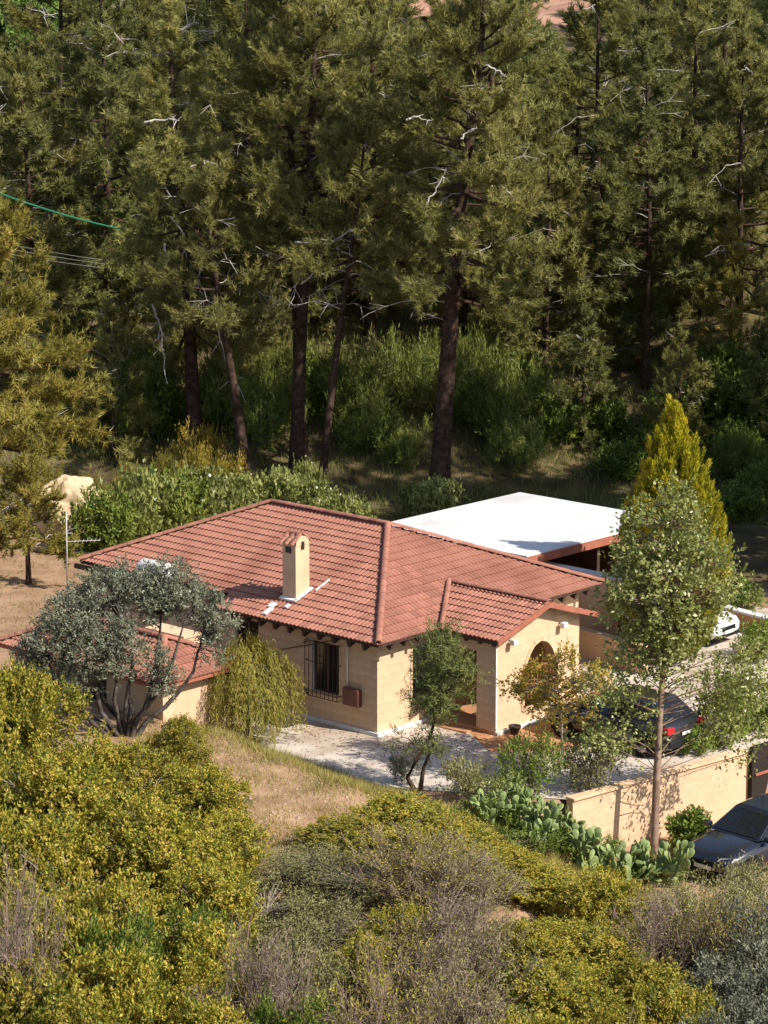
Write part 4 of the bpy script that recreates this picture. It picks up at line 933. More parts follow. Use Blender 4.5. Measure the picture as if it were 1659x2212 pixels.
# ------------------------------------------------------------------ undergrowth and bushes behind the house
bush = []
for i, (m, L, W, rc, up, per) in enumerate([('shrub_g', .13, .06, .40, .6, 11), ('weep', .13, .045, .45, .9, 11), ('grass_g', .15, .024, .5, 1.0, 22), ('plane', .17, .11, .45, .5, 7), ('orange', .11, .05, .45, .8, 9)]):
    r = np.random.default_rng(900 + i); ells = [(0, 0, .6, .8, .8, .55)]
    for _ in range(8): a = r.uniform(0, 6.28); q = r.uniform(.4, 1.1); ells.append((q * math.cos(a), q * math.sin(a), r.uniform(.3, 1.25), r.uniform(.25, .5), r.uniform(.25, .5), r.uniform(.25, .5)))
    bush.append(broad_meshes(200 + i, ells, 120, rc, per, L, W, M[m], M['bark_grey'], None, .04, wood=.6, up=up))
def bush_at(px, py, r, h, k, label, group=None, D=None):
    g = gp(px, py) if D is None else at_y(px, py, D); x, y = g[0], g[1]
    return plant('bush', label, 'bush', ground(x, y), bush[k][0], bush[k][1], float(RNG.uniform(0, 6.28)), (r / 1.3, r / 1.3, h / 1.5), group)
GB = 'undergrowth bushes between the trunks'
for px, py, r, h, k in [(260, 960, 1.4, 2.6, 2), (330, 940, 1.5, 2.8, 0), (480, 930, 1.6, 3.0, 2), (580, 960, 1.5, 2.6, 2), (690, 900, 1.3, 2.4, 0), (760, 930, 1.8, 3.2, 2), (800, 980, 1.4, 2.2, 2), (880, 880, 1.4, 2.4, 2), (1030, 930, 1.8, 3.2, 2), (1080, 950, 1.5, 2.6, 2), (1150, 900, 1.2, 2.4, 0), (1210, 960, 1.3, 2.0, 0), (860, 1000, 1.2, 1.5, 2), (1120, 1010, 1.2, 1.6, 2), (1300, 960, 1.3, 2.0, 0), (1460, 930, 1.3, 2.0, 0), (560, 880, 1.2, 2.2, 2), (300, 880, 1.3, 2.6, 0), (140, 930, 1.5, 2.5, 0), (640, 860, 1.2, 2.2, 2), (950, 850, 1.3, 2.0, 2), (1050, 830, 1.2, 2.0, 2)]:
    bush_at(px, py, r, h, k, ('sunlit light green bush' if k == 2 else 'darker green bush') + ' among trunks ' + next(t for lim, t in ZONES if px < lim) + (', higher on the bank' if py < 900 else ', low on the bank' if py > 955 else ''), GB)
for px, py, r, h, k in [(350, 1110, .7, 2.2, 1), (500, 1105, .6, 2.0, 4), (430, 1110, .6, 2.4, 4)]: bush_at(px, py, r, h, k, 'tall yellowish bush rising from the green bushes behind the roof', 'yellowish bushes behind the roof')
bush_at(440, 1040, 1.0, 2.0, 4, 'orange-yellow bush at the foot of the sparse pine'); bush_at(400, 1060, .9, 1.7, 1, 'olive-yellow bush next to the orange one')
ORD = 'first second third fourth fifth sixth seventh eighth ninth tenth eleventh'.split(); FB = [240, 310, 390, 460, 530, 600, 690, 750, 200, 290, 660]
GF = 'leafy fruit bushes behind the roof'
for px, py, r, h, k in [(240, 1190, 1.5, 2.0, 0), (310, 1170, 1.3, 2.5, 3), (390, 1160, 1.4, 2.1, 0), (460, 1140, 1.2, 2.2, 3), (530, 1130, 1.1, 1.7, 3), (600, 1120, .9, 1.9, 3), (690, 1140, 1.0, 1.7, 3), (750, 1150, .8, 1.3, 3), (200, 1120, .8, 1.6, 1), (290, 1120, 1.0, 2.0, 1), (660, 1110, .7, 1.9, 3)]:
    bush_at(px, py, r, h, k, 'leafy green bush behind the roof, ' + ORD[sorted(FB).index(px)] + ' from the left', GF)
for px, py, r, h, a in [(1480, 960, 1.6, 2.2, 'behind the cypress tip'), (1560, 930, 1.7, 2.4, 'right of the cypress tip'), (1640, 950, 1.6, 2.4, 'at the right edge level with the cypress tip'), (1590, 1000, 1.3, 1.6, 'right of the cypress, low on the bank'), (1420, 1010, 1.4, 1.6, 'left of the cypress tip, low on the bank'), (1330, 1030, 1.3, 1.3, 'behind the right corner of the white roof'), (1650, 1090, 1.5, 1.6, 'at the right edge beside the driveway end'), (1600, 1120, 1.2, 1.2, 'right of the cypress flank at the driveway end'), (1560, 870, 1.5, 2.4, 'in the dark wood right of the cypress, upper'), (1650, 870, 1.5, 2.4, 'in the dark wood at the right edge, upper')]: bush_at(px, py, r, h, 0, 'dark green bush ' + a, 'dark bushes on the right bank')
for px, py, r, h, a in [(940, 1125, .9, 1.6, 'wider'), (893, 1130, .5, 1.5, 'narrow')]: bush_at(px, py, r, h, 3, a + ' leafy bush peeping over the white carport roof', 'bushes behind the carport')
for px, py, a in [(1610, 1040, 'middle'), (1580, 1030, 'left'), (1640, 1050, 'right')]: bush_at(px, py, .9, 1.5, 2, a + ' one of three dry pale bushes at the right edge before the dark slope', 'dry bushes at the right edge')
# pale rock left of the bushes
def build_rock():
    bm = bmesh.new(); bmesh.ops.create_icosphere(bm, subdivisions=4, radius=1); rng = random.Random(9)
    from mathutils import noise
    for v in bm.verts: v.co = v.co * (1 + .28 * noise.noise(v.co * 1.6) + .10 * noise.noise(v.co * 5)); v.co.x *= 1.25; v.co.z *= 1.0; v.co.y *= .9
    me = bpy.data.meshes.new('boulder'); bm.to_mesh(me); bm.free(); me.materials.append(noise_mat('pale_limestone', (.58, .42, .26), (.72, .56, .38), 1.5, .95, .1, .8, 6, c3=(.45, .33, .2), s3=.9))
    p = at_y(150, 1050, 97.5); o = part('boulder', me, None, (p[0], p[1], p[2])); z = H1(p[0], p[1]); o.location.z = z + .9; o.scale = (1.0, 1, max(.9, p[2] - z + .2) / 1.6)
    tag(o, 'pale limestone outcrop among bushes left of the roof', 'rock')
build_rock()

# ------------------------------------------------------------------ golden cypress
def build_cypress():
    rng = np.random.default_rng(41); h = 7.6; n = 620; per = 150
    t = rng.uniform(0, 1, n) ** 1.35; z = .1 + (h - .5) * t; rr = 2.5 * (1 - t) ** .8 * (1 - .65 * np.exp(-t * 4.5)); az = rng.uniform(0, 2 * np.pi, n)
    q = rng.uniform(.35, 1.0, n) ** .45 * (1 + .14 * np.sin(az * 3 + z * .8)); out = np.stack([np.cos(az), np.sin(az), 0 * az], 1)
    S = out * (rr * q)[:, None] + np.stack([0 * z, 0 * z, z], 1)
    ax = unit(out * (.34 * (1 - t) + .08)[:, None] + np.array([0, 0, 1.0]) + rng.normal(0, .09, (n, 3))); fl = rng.uniform(.6, 1.25, n) * (.6 + .4 * (1 - t)); fw = rng.uniform(.10, .17, n)
    f = rng.uniform(0, 1, (n, per)); w_ = np.sin(np.pi * np.clip(f * .85 + .15, 0, 1)) ** .7
    offs = rvec(rng, n * per).reshape(n, per, 3) * (fw[:, None] * w_ * rng.uniform(.5, 1, (n, per)))[..., None]
    P = (S[:, None] + ax[:, None] * (fl[:, None] * f)[..., None] + offs).reshape(-1, 3); D = unit(np.repeat(ax, per, 0) + .9 * unit(offs.reshape(-1, 3)) * .45 + rng.normal(0, .22, (n * per, 3)))
    N = unit(offs.reshape(-1, 3)) + np.array([0, 0, .2]); tint = .5 + np.repeat(rng.normal(0, .12, n), per) + (f.reshape(-1) - .5) * .55 + rng.normal(0, .10, n * per)
    V, F = leaf_tris(rng, P, D, .13 * rng.uniform(.6, 1.3, n * per), .045, N)
    cm = foliage_mesh('crown', V, F, M['cypress'], tint); tm = tubes([(np.array([[0, 0, -.3], [0, 0, 3], [0, 0, 7]]), np.array([.16, .12, .03]))], 'trunk', M['bark_red'], 8)
    g = on_z(1443, 1425, 0); plant('cypress_tree', 'golden conical cypress behind the slender tree', 'tree', (g[0], g[1], 0), tm, cm, .4)
build_cypress()
# ------------------------------------------------------------------ slender tree in front of the driveway
def build_slender():
    b = at_y(1413, 1810, 66.4); z0 = H1(b[0], b[1]); D0 = 66.4
    def lp(px, py, dy=0): p = at_y(px, py, D0 + dy); return p - np.array([b[0], D0, z0])
    T = np.array([lp(1413, 1815), lp(1418, 1700, .1), lp(1425, 1560, .2), lp(1432, 1450, .4), lp(1450, 1330, .5), lp(1448, 1200, .5), lp(1452, 1090, .5)]); T[0, 2] = -.3
    def e(px, py, rx, rz, ry=None, dy=.4): c = lp(px, py, dy); return (*c, rx, ry or rx, rz)
    up = [e(1450, 1270, 1.6, 1.5), e(1430, 1160, 1.05, 1.1), e(1375, 1290, .9, 1.0), e(1525, 1235, .8, .85), e(1450, 1345, .8, .7), e(1375, 1200, .5, .5), e(1500, 1170, .5, .5), e(1400, 1390, .9, .6), e(1450, 1100, .6, .7)]
    lo = [e(1300, 1490, .6, .35), e(1280, 1590, .6, .3), e(1390, 1540, .6, .35), e(1400, 1430, .6, .35), e(1360, 1480, .7, .45), e(1330, 1420, .5, .35), e(1580, 1450, 1.0, .4), e(1600, 1560, 1.0, .55), e(1540, 1500, .6, .35), e(1350, 1600, .9, .35), e(1600, 1620, .5, .4), e(1640, 1420, .7, .4), e(1480, 1440, .7, .4), e(1620, 1480, .8, .5)]
    tm, cm = broad_meshes(51, up, 440, .38, 8, .115, .07, M['plane'], M['bark_red'], [T], .118, up=.25, shoots=4, inner=.2, tr_top=.2)
    t = plant('slender_tree', 'slender pale-trunked tree with loose green crown before the retaining wall', 'tree', (b[0], D0, z0), tm, cm)
    tm2, cm2 = broad_meshes(52, lo, 330, .38, 5, .11, .065, M['plane'], M['bark_red'], [T[1:5] + np.array([0, .02, 0])], .03, up=.1, shoots=4, inner=.1, bow=.45, wood=.16)
    part('lower_branches', tm2, t); part('lower_foliage', cm2, t)
build_slender()
# ------------------------------------------------------------------ olive tree
M['bark_dark'] = noise_mat('dark_olive_bark', (.04, .033, .028), (.13, .11, .095), 4, .95, .1, .5, 18)
def build_olive():
    D0 = 68.2; b = at_y(272, 1585, D0); z0 = H1(b[0], D0)
    def lp(px, py, dy=0): p = at_y(px, py, D0 + dy); return p - np.array([b[0], D0, z0])
    def e(px, py, rx, rz, ry=None, dy=0): c = lp(px, py, dy); return (*c, rx, ry or rx, rz)
    ells = [e(105, 1380, .6, .5, dy=-.2), e(155, 1335, .8, .55), e(195, 1400, .75, .5, dy=-.5), e(265, 1385, .6, .5, dy=-.4), e(240, 1440, .5, .35, dy=-.5), e(110, 1445, .5, .4, dy=-.2), e(215, 1285, .7, .5, dy=.4), e(290, 1262, .75, .45, dy=.5), e(375, 1265, .65, .55, dy=.5), e(425, 1310, .5, .5, dy=.3), e(330, 1310, .7, .4, dy=.4), e(470, 1335, .4, .55, dy=.3), e(455, 1405, .3, .35, dy=.2), e(335, 1435, .3, .35, dy=-.3), e(85, 1480, .4, .3, dy=-.3), e(355, 1480, .3, .35, dy=-.4), e(180, 1470, .4, .28, dy=-.5), e(60, 1410, .4, .35)]
    st = []; base = np.array([0, 0, -.25]); rs = np.random.default_rng(6)
    for px, py, dx in [(205, 1430, -.16), (150, 1430, -.3), (110, 1430, -.38), (245, 1400, -.08), (290, 1430, .02), (335, 1400, .1), (395, 1350, .22), (440, 1380, .32), (270, 1340, 0), (180, 1350, -.2), (350, 1300, .14)]:
        m1 = base + np.array([dx * 1.6 + rs.normal(0, .05), rs.normal(0, .15), .55]); c = lp(px, py, rs.uniform(-.4, .4)); st.append(np.concatenate([[base + np.array([dx * .5, 0, 0])], bez(m1, (m1 + c) / 2 + np.array([dx * 1.6, 0, -.25]) + rs.normal(0, .14, 3), c, 6) + rs.normal(0, .05, (6, 3))]))
    tm, cm = broad_meshes(61, ells, 900, .26, 12, .095, .03, M['olive'], M['bark_dark'], st, .085, up=.35, shoots=5, inner=.25, tr_top=.25, wood=.75)
    plant('olive_tree', 'grey-green olive tree with many twisted stems before the annex', 'tree', (b[0], D0, z0), tm, cm)
build_olive()
tm, cm = broad_meshes(62, [(0, 0, 1.1, 1.0, 1.0, .9), (.5, .3, 1.6, .6, .6, .5)], 160, .28, 12, .085, .028, M['olive'], M['bark_grey'], None, .08, up=.3, wood=.6)
g = at_y(5, 1440, 66.5); plant('olive_bush', 'grey olive bush at the left edge below the annex roof', 'bush', ground(g[0], 66.5), tm, cm, 0, (.9, .9, 1.0))
# ------------------------------------------------------------------ weeping shrub beside the house wall
def build_weeping():
    rng = np.random.default_rng(71); n = 640; az = rng.uniform(0, 2 * np.pi, n); q = rng.uniform(0, 1, n) ** .6
    top = np.array([-.05, 0, 2.75]); rx, ry = 1.25, 1.1; lob = 1 + .18 * np.sin(az * 3 + 1) + rng.normal(0, .06, n)
    sh = np.stack([np.cos(az) * rx * q * lob, np.sin(az) * ry * q * lob, 2.75 - 1.0 * q ** 2.2 + rng.normal(0, .10, n) + .25 * np.sin(az * 2)], 1); dropl = rng.uniform(.5, 1.0, n) * np.clip(sh[:, 2] - .05, .4, 2.0); k = 46
    f = rng.uniform(0, 1, (n, k)); out = np.stack([np.cos(az), np.sin(az), 0 * az], 1)
    P = sh[:, None] + out[:, None] * (.22 * f ** .6)[..., None] + np.array([0, 0, -1]) * (dropl[:, None] * f)[..., None] + rng.normal(0, .03, (n, k, 3)); P[..., 2] = np.maximum(P[..., 2], .03)
    P = P.reshape(-1, 3); D = unit(np.repeat(out, k, 0) * .25 + np.array([0, 0, -1.0]) + rng.normal(0, .35, (n * k, 3))); N = np.repeat(out, k, 0) + np.array([0, 0, .4]); tint = .45 + np.repeat(rng.normal(0, .17, n), k) + rng.normal(0, .15, n * k)
    V, F = leaf_tris(rng, P, D, .13 * rng.uniform(.6, 1.3, n * k), .024, N); cm = foliage_mesh('crown', V, F, M['weep'], tint)
    paths = [(np.array([[0, 0, -.2], [.05, 0, 1.2], [0, 0, 2.5]]), np.array([.08, .06, .03]))]
    for j in range(40): paths.append((bez(np.array([0, 0, 1.4 + .02 * j]), sh[j] + np.array([0, 0, .2]), sh[j] - np.array([0, 0, dropl[j] * .5]), 6), np.linspace(.02, .005, 6)))
    g = at_y(533, 1585, 71.6); plant('weeping_shrub', 'weeping yellow-green shrub against the shaded side wall', 'shrub', ground(g[0], 71.6), tubes(paths, 'trunk', M['bark_grey'], 5), cm, 0, (1, 1, .98))
build_weeping()
# ------------------------------------------------------------------ small trees in front of the house
def local_tree(name, label, px, py, D0, trunk_px, ells_px, seed, ncl, rc, per, L, W, m, bark, tr, cat='tree', quad=False, up=.5, wood=.8, shoots=5, inner=.2, base_dy=0):
    b = at_y(px, py, D0); z0 = H1(b[0], D0)
    def lp(x, y, dy=0): return at_y(x, y, D0 + dy) - np.array([b[0], D0, z0])
    st = []
    for T in trunk_px:
        a = np.array([lp(x, y) for x, y in T]); a[0, 2] = -.2; st.append(a)
    ells = [(*lp(x, y, dy), rx, rx, rz) for x, y, rx, rz, dy in ells_px]
    tm, cm = broad_meshes(seed, ells, ncl, rc, per, L, W, M[m], M[bark], st, tr, up=up, wood=wood, shoots=shoots, inner=inner, quad=quad)
    return plant(name, label, cat, (b[0], D0, z0), tm, cm)
local_tree('feathery_tree', 'feathery grey-green young tree before the front wall', 905, 1712, 67.2, [[(905, 1715), (880, 1680), (900, 1640), (930, 1590), (945, 1530), (950, 1420)], [(905, 1715), (915, 1660), (940, 1600)]],
           [(950, 1420, .55, .6, 0), (940, 1490, .6, .5, 0), (985, 1470, .55, .55, .2), (925, 1540, .4, .35, 0), (955, 1385, .3, .35, 0), (870, 1610, .35, .25, -.1), (930, 1620, .4, .3, 0), (1000, 1440, .3, .4, 0)], 81, 170, .34, 16, .13, .022, 'feather', 'bark', .075)
local_tree('yellowing_sapling', 'thin yellowing sapling in front of the arched porch window', 1215, 1640, 70.2, [[(1215, 1645), (1213, 1560), (1205, 1480), (1200, 1420)]],
           [(1165, 1480, .55, .6, 0), (1220, 1450, .5, .5, 0), (1275, 1470, .55, .45, 0), (1120, 1500, .35, .4, 0), (1190, 1540, .5, .35, 0), (1250, 1530, .45, .35, 0), (1100, 1470, .2, .3, 0)], 82, 140, .28, 8, .085, .05, 'orange', 'bark_grey', .04, quad=True)
for px, py, D, k_, lab, r, hh in [(1150, 1720, 66.5, 'shrub_g', 'dark grey-green shrub on the driveway edge in front of the porch', .85, 1.5), (1010, 1735, 66.4, 'grey_leaf', 'low brownish shrub beside the feathery tree', .8, .95), (1275, 1690, 67.3, 'grey_leaf', 'spreading thin shrub behind the left end of the retaining wall', .9, 1.2), (1080, 1740, 66.0, 'plane', 'low dark shrub above the cactus hedge', .7, .8), (870, 1650, 67.9, 'olive', 'small dark olive shrub on the pale paving', .42, .7)]:
    tm, cm = broad_meshes(int(px), [(0, 0, .55, 1, 1, .5), (.3, .2, .8, .6, .6, .35), (-.4, -.1, .7, .55, .55, .35)], 80, .3, 9, .10, .035, M[k_], M['bark_grey'], None, .03, up=.5, wood=.7, inner=.15)
    g = at_y(px, py, D); plant('shrub', lab, 'shrub', ground(g[0], D), tm, cm, float(RNG.uniform(0, 6)), (r, r, hh / 1.1))
tm, cm = broad_meshes(93, [(0, 0, .5, .55, .55, .5), (.2, .1, .8, .4, .4, .3)], 70, .22, 12, .12, .07, M['shrub_g'], M['bark_grey'], None, .03, up=.4, wood=.5)
g = at_y(1484, 1805, 67.0); plant('shrub', 'round glossy green shrub against the sunlit retaining wall', 'shrub', ground(g[0], 67.0), tm, cm, 0, (.85, .85, .9))
tm, cm = broad_meshes(94, [(0, 0, .5, .8, .8, .5)], 60, .3, 10, .12, .06, M['shrub_g'], M['bark_grey'], None, .03, up=.3)
for px, py, D, r, h, lab in [(1560, 1650, 71.2, .9, 1.7, 'green shrub behind the right end of the retaining wall'), (1640, 1450, 80, .8, 1.1, 'green shrub before the low wall at the right edge'), (1500, 1660, 70.4, .6, .7, 'low shrub behind the wall beside the dark grey car'), (1640, 1650, 72.5, .8, 1.3, 'shrub above the dark opening at the right edge'), (1600, 1370, 86, .8, 1.0, 'small plant on top of the low wall by the right edge')]:
    g = at_y(px, py, D); plant('shrub', lab, 'shrub', ground(g[0], D), tm, cm, float(RNG.uniform(0, 6)), (r, r, h))
# ------------------------------------------------------------------ prickly pear hedge
def pad_mesh():
    bm = bmesh.new(); bmesh.ops.create_uvsphere(bm, u_segments=10, v_segments=7, radius=1)
    for v in bm.verts:
        z = v.co.z; wv = .78 + .22 * z; v.co = Vector((v.co.x * .40 * wv * 1.05, v.co.y * .085, (z + 1) * .5))
    me = bpy.data.meshes.new('pad'); bm.to_mesh(me); bm.free(); me.materials.append(M['cactus'])
    me.polygons.foreach_set('use_smooth', [True] * len(me.polygons)); return me
PAD = pad_mesh()
def cactus(x, y, seed, label, n0=4, size=.35, levels=3):
    rng = random.Random(seed); t = thing('prickly_pear', label, 'cactus', ground(x, y), 0, 'prickly pear hedge'); cnt = 0
    def grow(pos, d, yaw, s, lev):
        nonlocal cnt
        if cnt > 64: return
        z = Vector(d).normalized(); xax = Vector((math.cos(yaw), math.sin(yaw), 0)); xax = (xax - z * xax.dot(z)).normalized(); yax = z.cross(xax)
        m4 = Matrix((xax, yax, z)).transposed().to_4x4() @ Matrix.Diagonal((s, s, s, 1)); m4.translation = pos
        o = bpy.data.objects.new('pad', PAD); link(o, t); o.matrix_local = m4; cnt += 1
        if lev > 0:
            for k in range(rng.choice([1, 2, 2, 3])):
                a = rng.uniform(-1.1, 1.1); q = pos + z * s * (.5 + .42 * math.cos(a)) + xax * s * .42 * math.sin(a)
                nd = z * math.cos(a) + xax * math.sin(a) * .8 + Vector((rng.uniform(-.5, .5), rng.uniform(-.5, .5), .2)); grow(q, nd, yaw + rng.uniform(-1.5, 1.5), s * rng.uniform(.75, 1.0), lev - 1)
    for k in range(n0):
        p = Vector((rng.uniform(-.55, .55), rng.uniform(-.4, .4), -.06)); grow(p, (rng.uniform(-.4, .4), rng.uniform(-.35, .35), 1), rng.uniform(-.9, .9), size * rng.uniform(.85, 1.2), levels)
for i, (px, py, D, lab) in enumerate([(1060, 1815, 64.9, 'leftmost prickly pear of the hedge, under the dark shrubs'), (1125, 1830, 64.6, 'prickly pear second from the left end of the hedge'), (1190, 1845, 64.3, 'prickly pear third from the left in the hedge'), (1255, 1868, 63.9, 'prickly pear in the middle of the hedge with pale yellowish pads'), (1320, 1868, 64.2, 'prickly pear left of the slender trunk'), (1385, 1872, 64.3, 'prickly pear in front of the slender trunk'), (1445, 1878, 64.3, 'rightmost prickly pear of the hedge, next to the navy car'), (1100, 1800, 65.6, 'prickly pear at the back of the hedge near its left end'), (1215, 1815, 65.4, 'prickly pear at the back of the hedge below the wall end')]):
    g = at_y(px, py, D); cactus(g[0], D, 300 + i, lab, 9 if i < 7 else 7)
g = at_y(862, 1740, 65.6); cactus(g[0], 65.6, 333, 'lone small prickly pear left of the hedge by the shrub', 2, .28, 1)

# low green growth under and behind the cactus hedge
tm, cm = broad_meshes(95, [(0, 0, .3, .9, .5, .3), (.5, .1, .3, .5, .4, .3), (-.5, 0, .35, .5, .4, .3)], 90, .22, 10, .07, .03, M['shrub_g'], M['bark_grey'], None, .02, up=.8)
for px, py, D, lab in [(1050, 1835, 64.9, 'low green growth under the left end of the cactus hedge'), (1150, 1850, 64.7, 'low green growth under the cactus hedge left of its middle'), (1250, 1870, 64.5, 'low green growth under the middle of the cactus hedge'), (1350, 1875, 64.7, 'low green growth under the cactus hedge near the trunk'), (1130, 1850, 63.6, 'low green growth in front of the left part of the hedge'), (1420, 1880, 64.8, 'low green growth under the right end of the cactus hedge')]:
    g = at_y(px, py, D); plant('ground_shrub', lab, 'shrub', ground(g[0], D), tm, cm, float(RNG.uniform(-.4, .4)), (1, 1, .75))

# ------------------------------------------------------------------ foreground shrubs
def shrub_kind(seed, m, ncl, rc, per, L, W, up=.5, bark='bark_grey', jit=.18, shoots=5, lobes=20):
    """a tall leafy crown of many small lobes with gaps between them"""
    r = np.random.default_rng(seed); ells = []
    for j in range(lobes):
        t = (j + .5) / lobes; a = j * 2.4 + r.uniform(-.4, .4); zz = .25 + 1.45 * r.uniform(0, 1) ** .8; q = r.uniform(.35, 1.0) * math.sqrt(max(.1, 1 - ((zz - .7) / 1.15) ** 2)); s = r.uniform(.22, .42)
        ells.append((q * math.cos(a), q * math.sin(a), zz, s, s, s * r.uniform(.8, 1.2)))
    tm, cm = broad_meshes(seed, ells, ncl, rc, per, L, W, M[m], M[bark], [np.array([[0, 0, -.2], [.05, 0, .5], [0, .05, 1.0]])], .07, up=up, inner=.3, wood=.6, jit=jit, shoots=shoots)
    return tm, cm
SK = {'y': [shrub_kind(400 + i, 'shrub_y', 430, .20, 15, .057, .031, jit=.28) for i in range(5)],
      'g': [shrub_kind(410 + i, 'shrub_g', 400, .20, 11, .066, .036, jit=.22) for i in range(2)],
      'o': [shrub_kind(420 + i, 'olive', 380, .20, 12, .07, .026) for i in range(2)],
      'k': [shrub_kind(430 + i, 'grey_leaf', 260, .30, 9, .065, .024, .9) for i in range(2)]}
def twig_kind(seed, stems=46, leaves=2200):
    """a bare fan of stems with forks and few leaves"""
    r = np.random.default_rng(seed); mb = MB(); tips = []
    for j in range(stems):
        az = r.uniform(0, 6.28); sp = r.uniform(.1, .95); h = r.uniform(1.2, 2.1) * (1.1 - .3 * sp); b = np.array([math.cos(az), math.sin(az), 0]); a0 = b * .18 * sp; c = b * sp * 1.15 + np.array([0, 0, h]); P = bez(a0, a0 + np.array([0, 0, h * .5]) + b * sp * .25, c, 6) + r.normal(0, .02, (6, 3))
        mb.tube(P, np.linspace(.013, .005, 6), 3, False)
        for k in range(9):
            i = r.integers(1, 6); d = unit(unit(P[i] - P[i - 1]) * .9 + r.normal(0, .45, 3) + np.array([0, 0, .3])); L = r.uniform(.3, .8); e = P[i] + d * L; mb.tube(np.stack([P[i], P[i] + d * L * .5 + r.normal(0, .02, 3), e]), np.array([.007, .005, .003]), 3, False); tips.append((P[i] + d * L * .4, d))
            for q in range(9):
                s = P[i] + d * L * r.uniform(.25, 1); d2 = unit(d + r.normal(0, .5, 3)); mb.tube(np.stack([s, s + d2 * r.uniform(.12, .34)]), np.array([.0045, .0025]), 3, False); tips.append((s, d2))
    n = leaves; idx = r.integers(0, len(tips), n); S = np.array([tips[i][0] for i in idx]); D0 = np.array([tips[i][1] for i in idx]); P = S + D0 * r.uniform(0, .3, (n, 1)); D = unit(D0 + r.normal(0, .6, (n, 3)))
    V, F = leaf_quads(r, P, D, .055 * r.uniform(.6, 1.3, n), .024); return mb.mesh('trunk', M['twig']), foliage_mesh('crown', V, F, M['shrub_y' if seed == 441 else 'grey_leaf'], .5 + r.normal(0, .2, n))
SK['t'] = [twig_kind(440, 50, 4000), twig_kind(441, 40, 9000), twig_kind(442, 44, 12000)]
cnt = {}
def fg(px, pyt, D, r, kind, label, group=None, dx=0):
    """a shrub whose top shows at (px, pyt), standing D metres away"""
    p = at_y(px, pyt, D); x = p[0]; z = H1(x, D); h = max(.9, p[2] - z); i = cnt.get(kind, 0); cnt[kind] = i + 1; me = SK[kind][i % len(SK[kind])]
    return plant('shrub', label, 'shrub', (x, D, z - .05), me[0], me[1], float(RNG.uniform(0, 6.28)), (r / 1.05, r / 1.05, h / 1.95), group, 'stems', 'foliage')
GY = 'yellow-green shrubs of the left foreground'
L1 = [(55, 1448, 63.2, 1.5, 'yellow-green shrub topmost at the left edge'), (-40, 1470, 62, 1.6, 'yellow-green shrub cut off by the left edge below the olive bush'), (185, 1580, 62.2, 1.5, 'yellow-green shrub at the left foot of the olive tree'), (385, 1555, 64.6, .8, 'small upright yellow-green shrub right of the olive stems'), (300, 1625, 61.5, 1.4, 'yellow-green shrub just below the olive stems'), (430, 1660, 61, 1.1, 'yellow-green shrub beside the bare earth bank'), (90, 1640, 60, 1.9, 'broad yellow-green shrub in the upper left of the thicket'), (475, 1755, 59.4, 1.15, 'yellow-green shrub overlapping the dirt path edge'), (330, 1740, 58.4, 1.7, 'broad yellow-green shrub in the middle of the left thicket'), (150, 1790, 57, 1.9, 'large yellow-green shrub left of the thicket centre'), (-20, 1780, 57.5, 1.7, 'yellow-green shrub at the left edge of the thicket'), (440, 1880, 56.5, 1.4, 'yellow-green shrub at the right flank of the thicket'), (280, 1900, 55.2, 1.7, 'yellow-green shrub below the thicket centre'), (90, 1950, 53.8, 1.7, 'yellow-green shrub in the lower left of the thicket'), (380, 2010, 53.2, 1.5, 'yellow-green shrub low on the right flank of the thicket'), (230, 2060, 51.8, 1.6, 'yellow-green shrub at the bottom edge left of centre'), (60, 2110, 50.6, 1.5, 'yellow-green shrub in the bottom left corner'), (470, 2110, 51.0, 1.2, 'yellow-green shrub at the bottom edge beside the grey twigs')]
for px, py, D, r, lab in L1: fg(px, py, D, r, 'y', lab, GY)
fg(270, 1995, 52.6, 1.1, 'g', 'darker green shrub deep in the left thicket'); fg(420, 1960, 54.4, .9, 'g', 'dark green shrub between the thicket and the grey twigs')
fg(20, 2020, 51.5, 1.0, 't', 'bare grey twigs at the left edge near the bottom')
for px, py, D, lab in [(150, 2190, 49.4, 'yellow-green shrub cut by the bottom edge in the left thicket'), (390, 2190, 49.2, 'yellow-green shrub cut by the bottom edge right of the thicket'), (1130, 2200, 49.6, 'yellow-green shrub cut by the bottom edge right of the twigs')]: fg(px, py, D, 1.5, 'y', lab, GY)
GC = 'shrubs of the centre and right foreground'
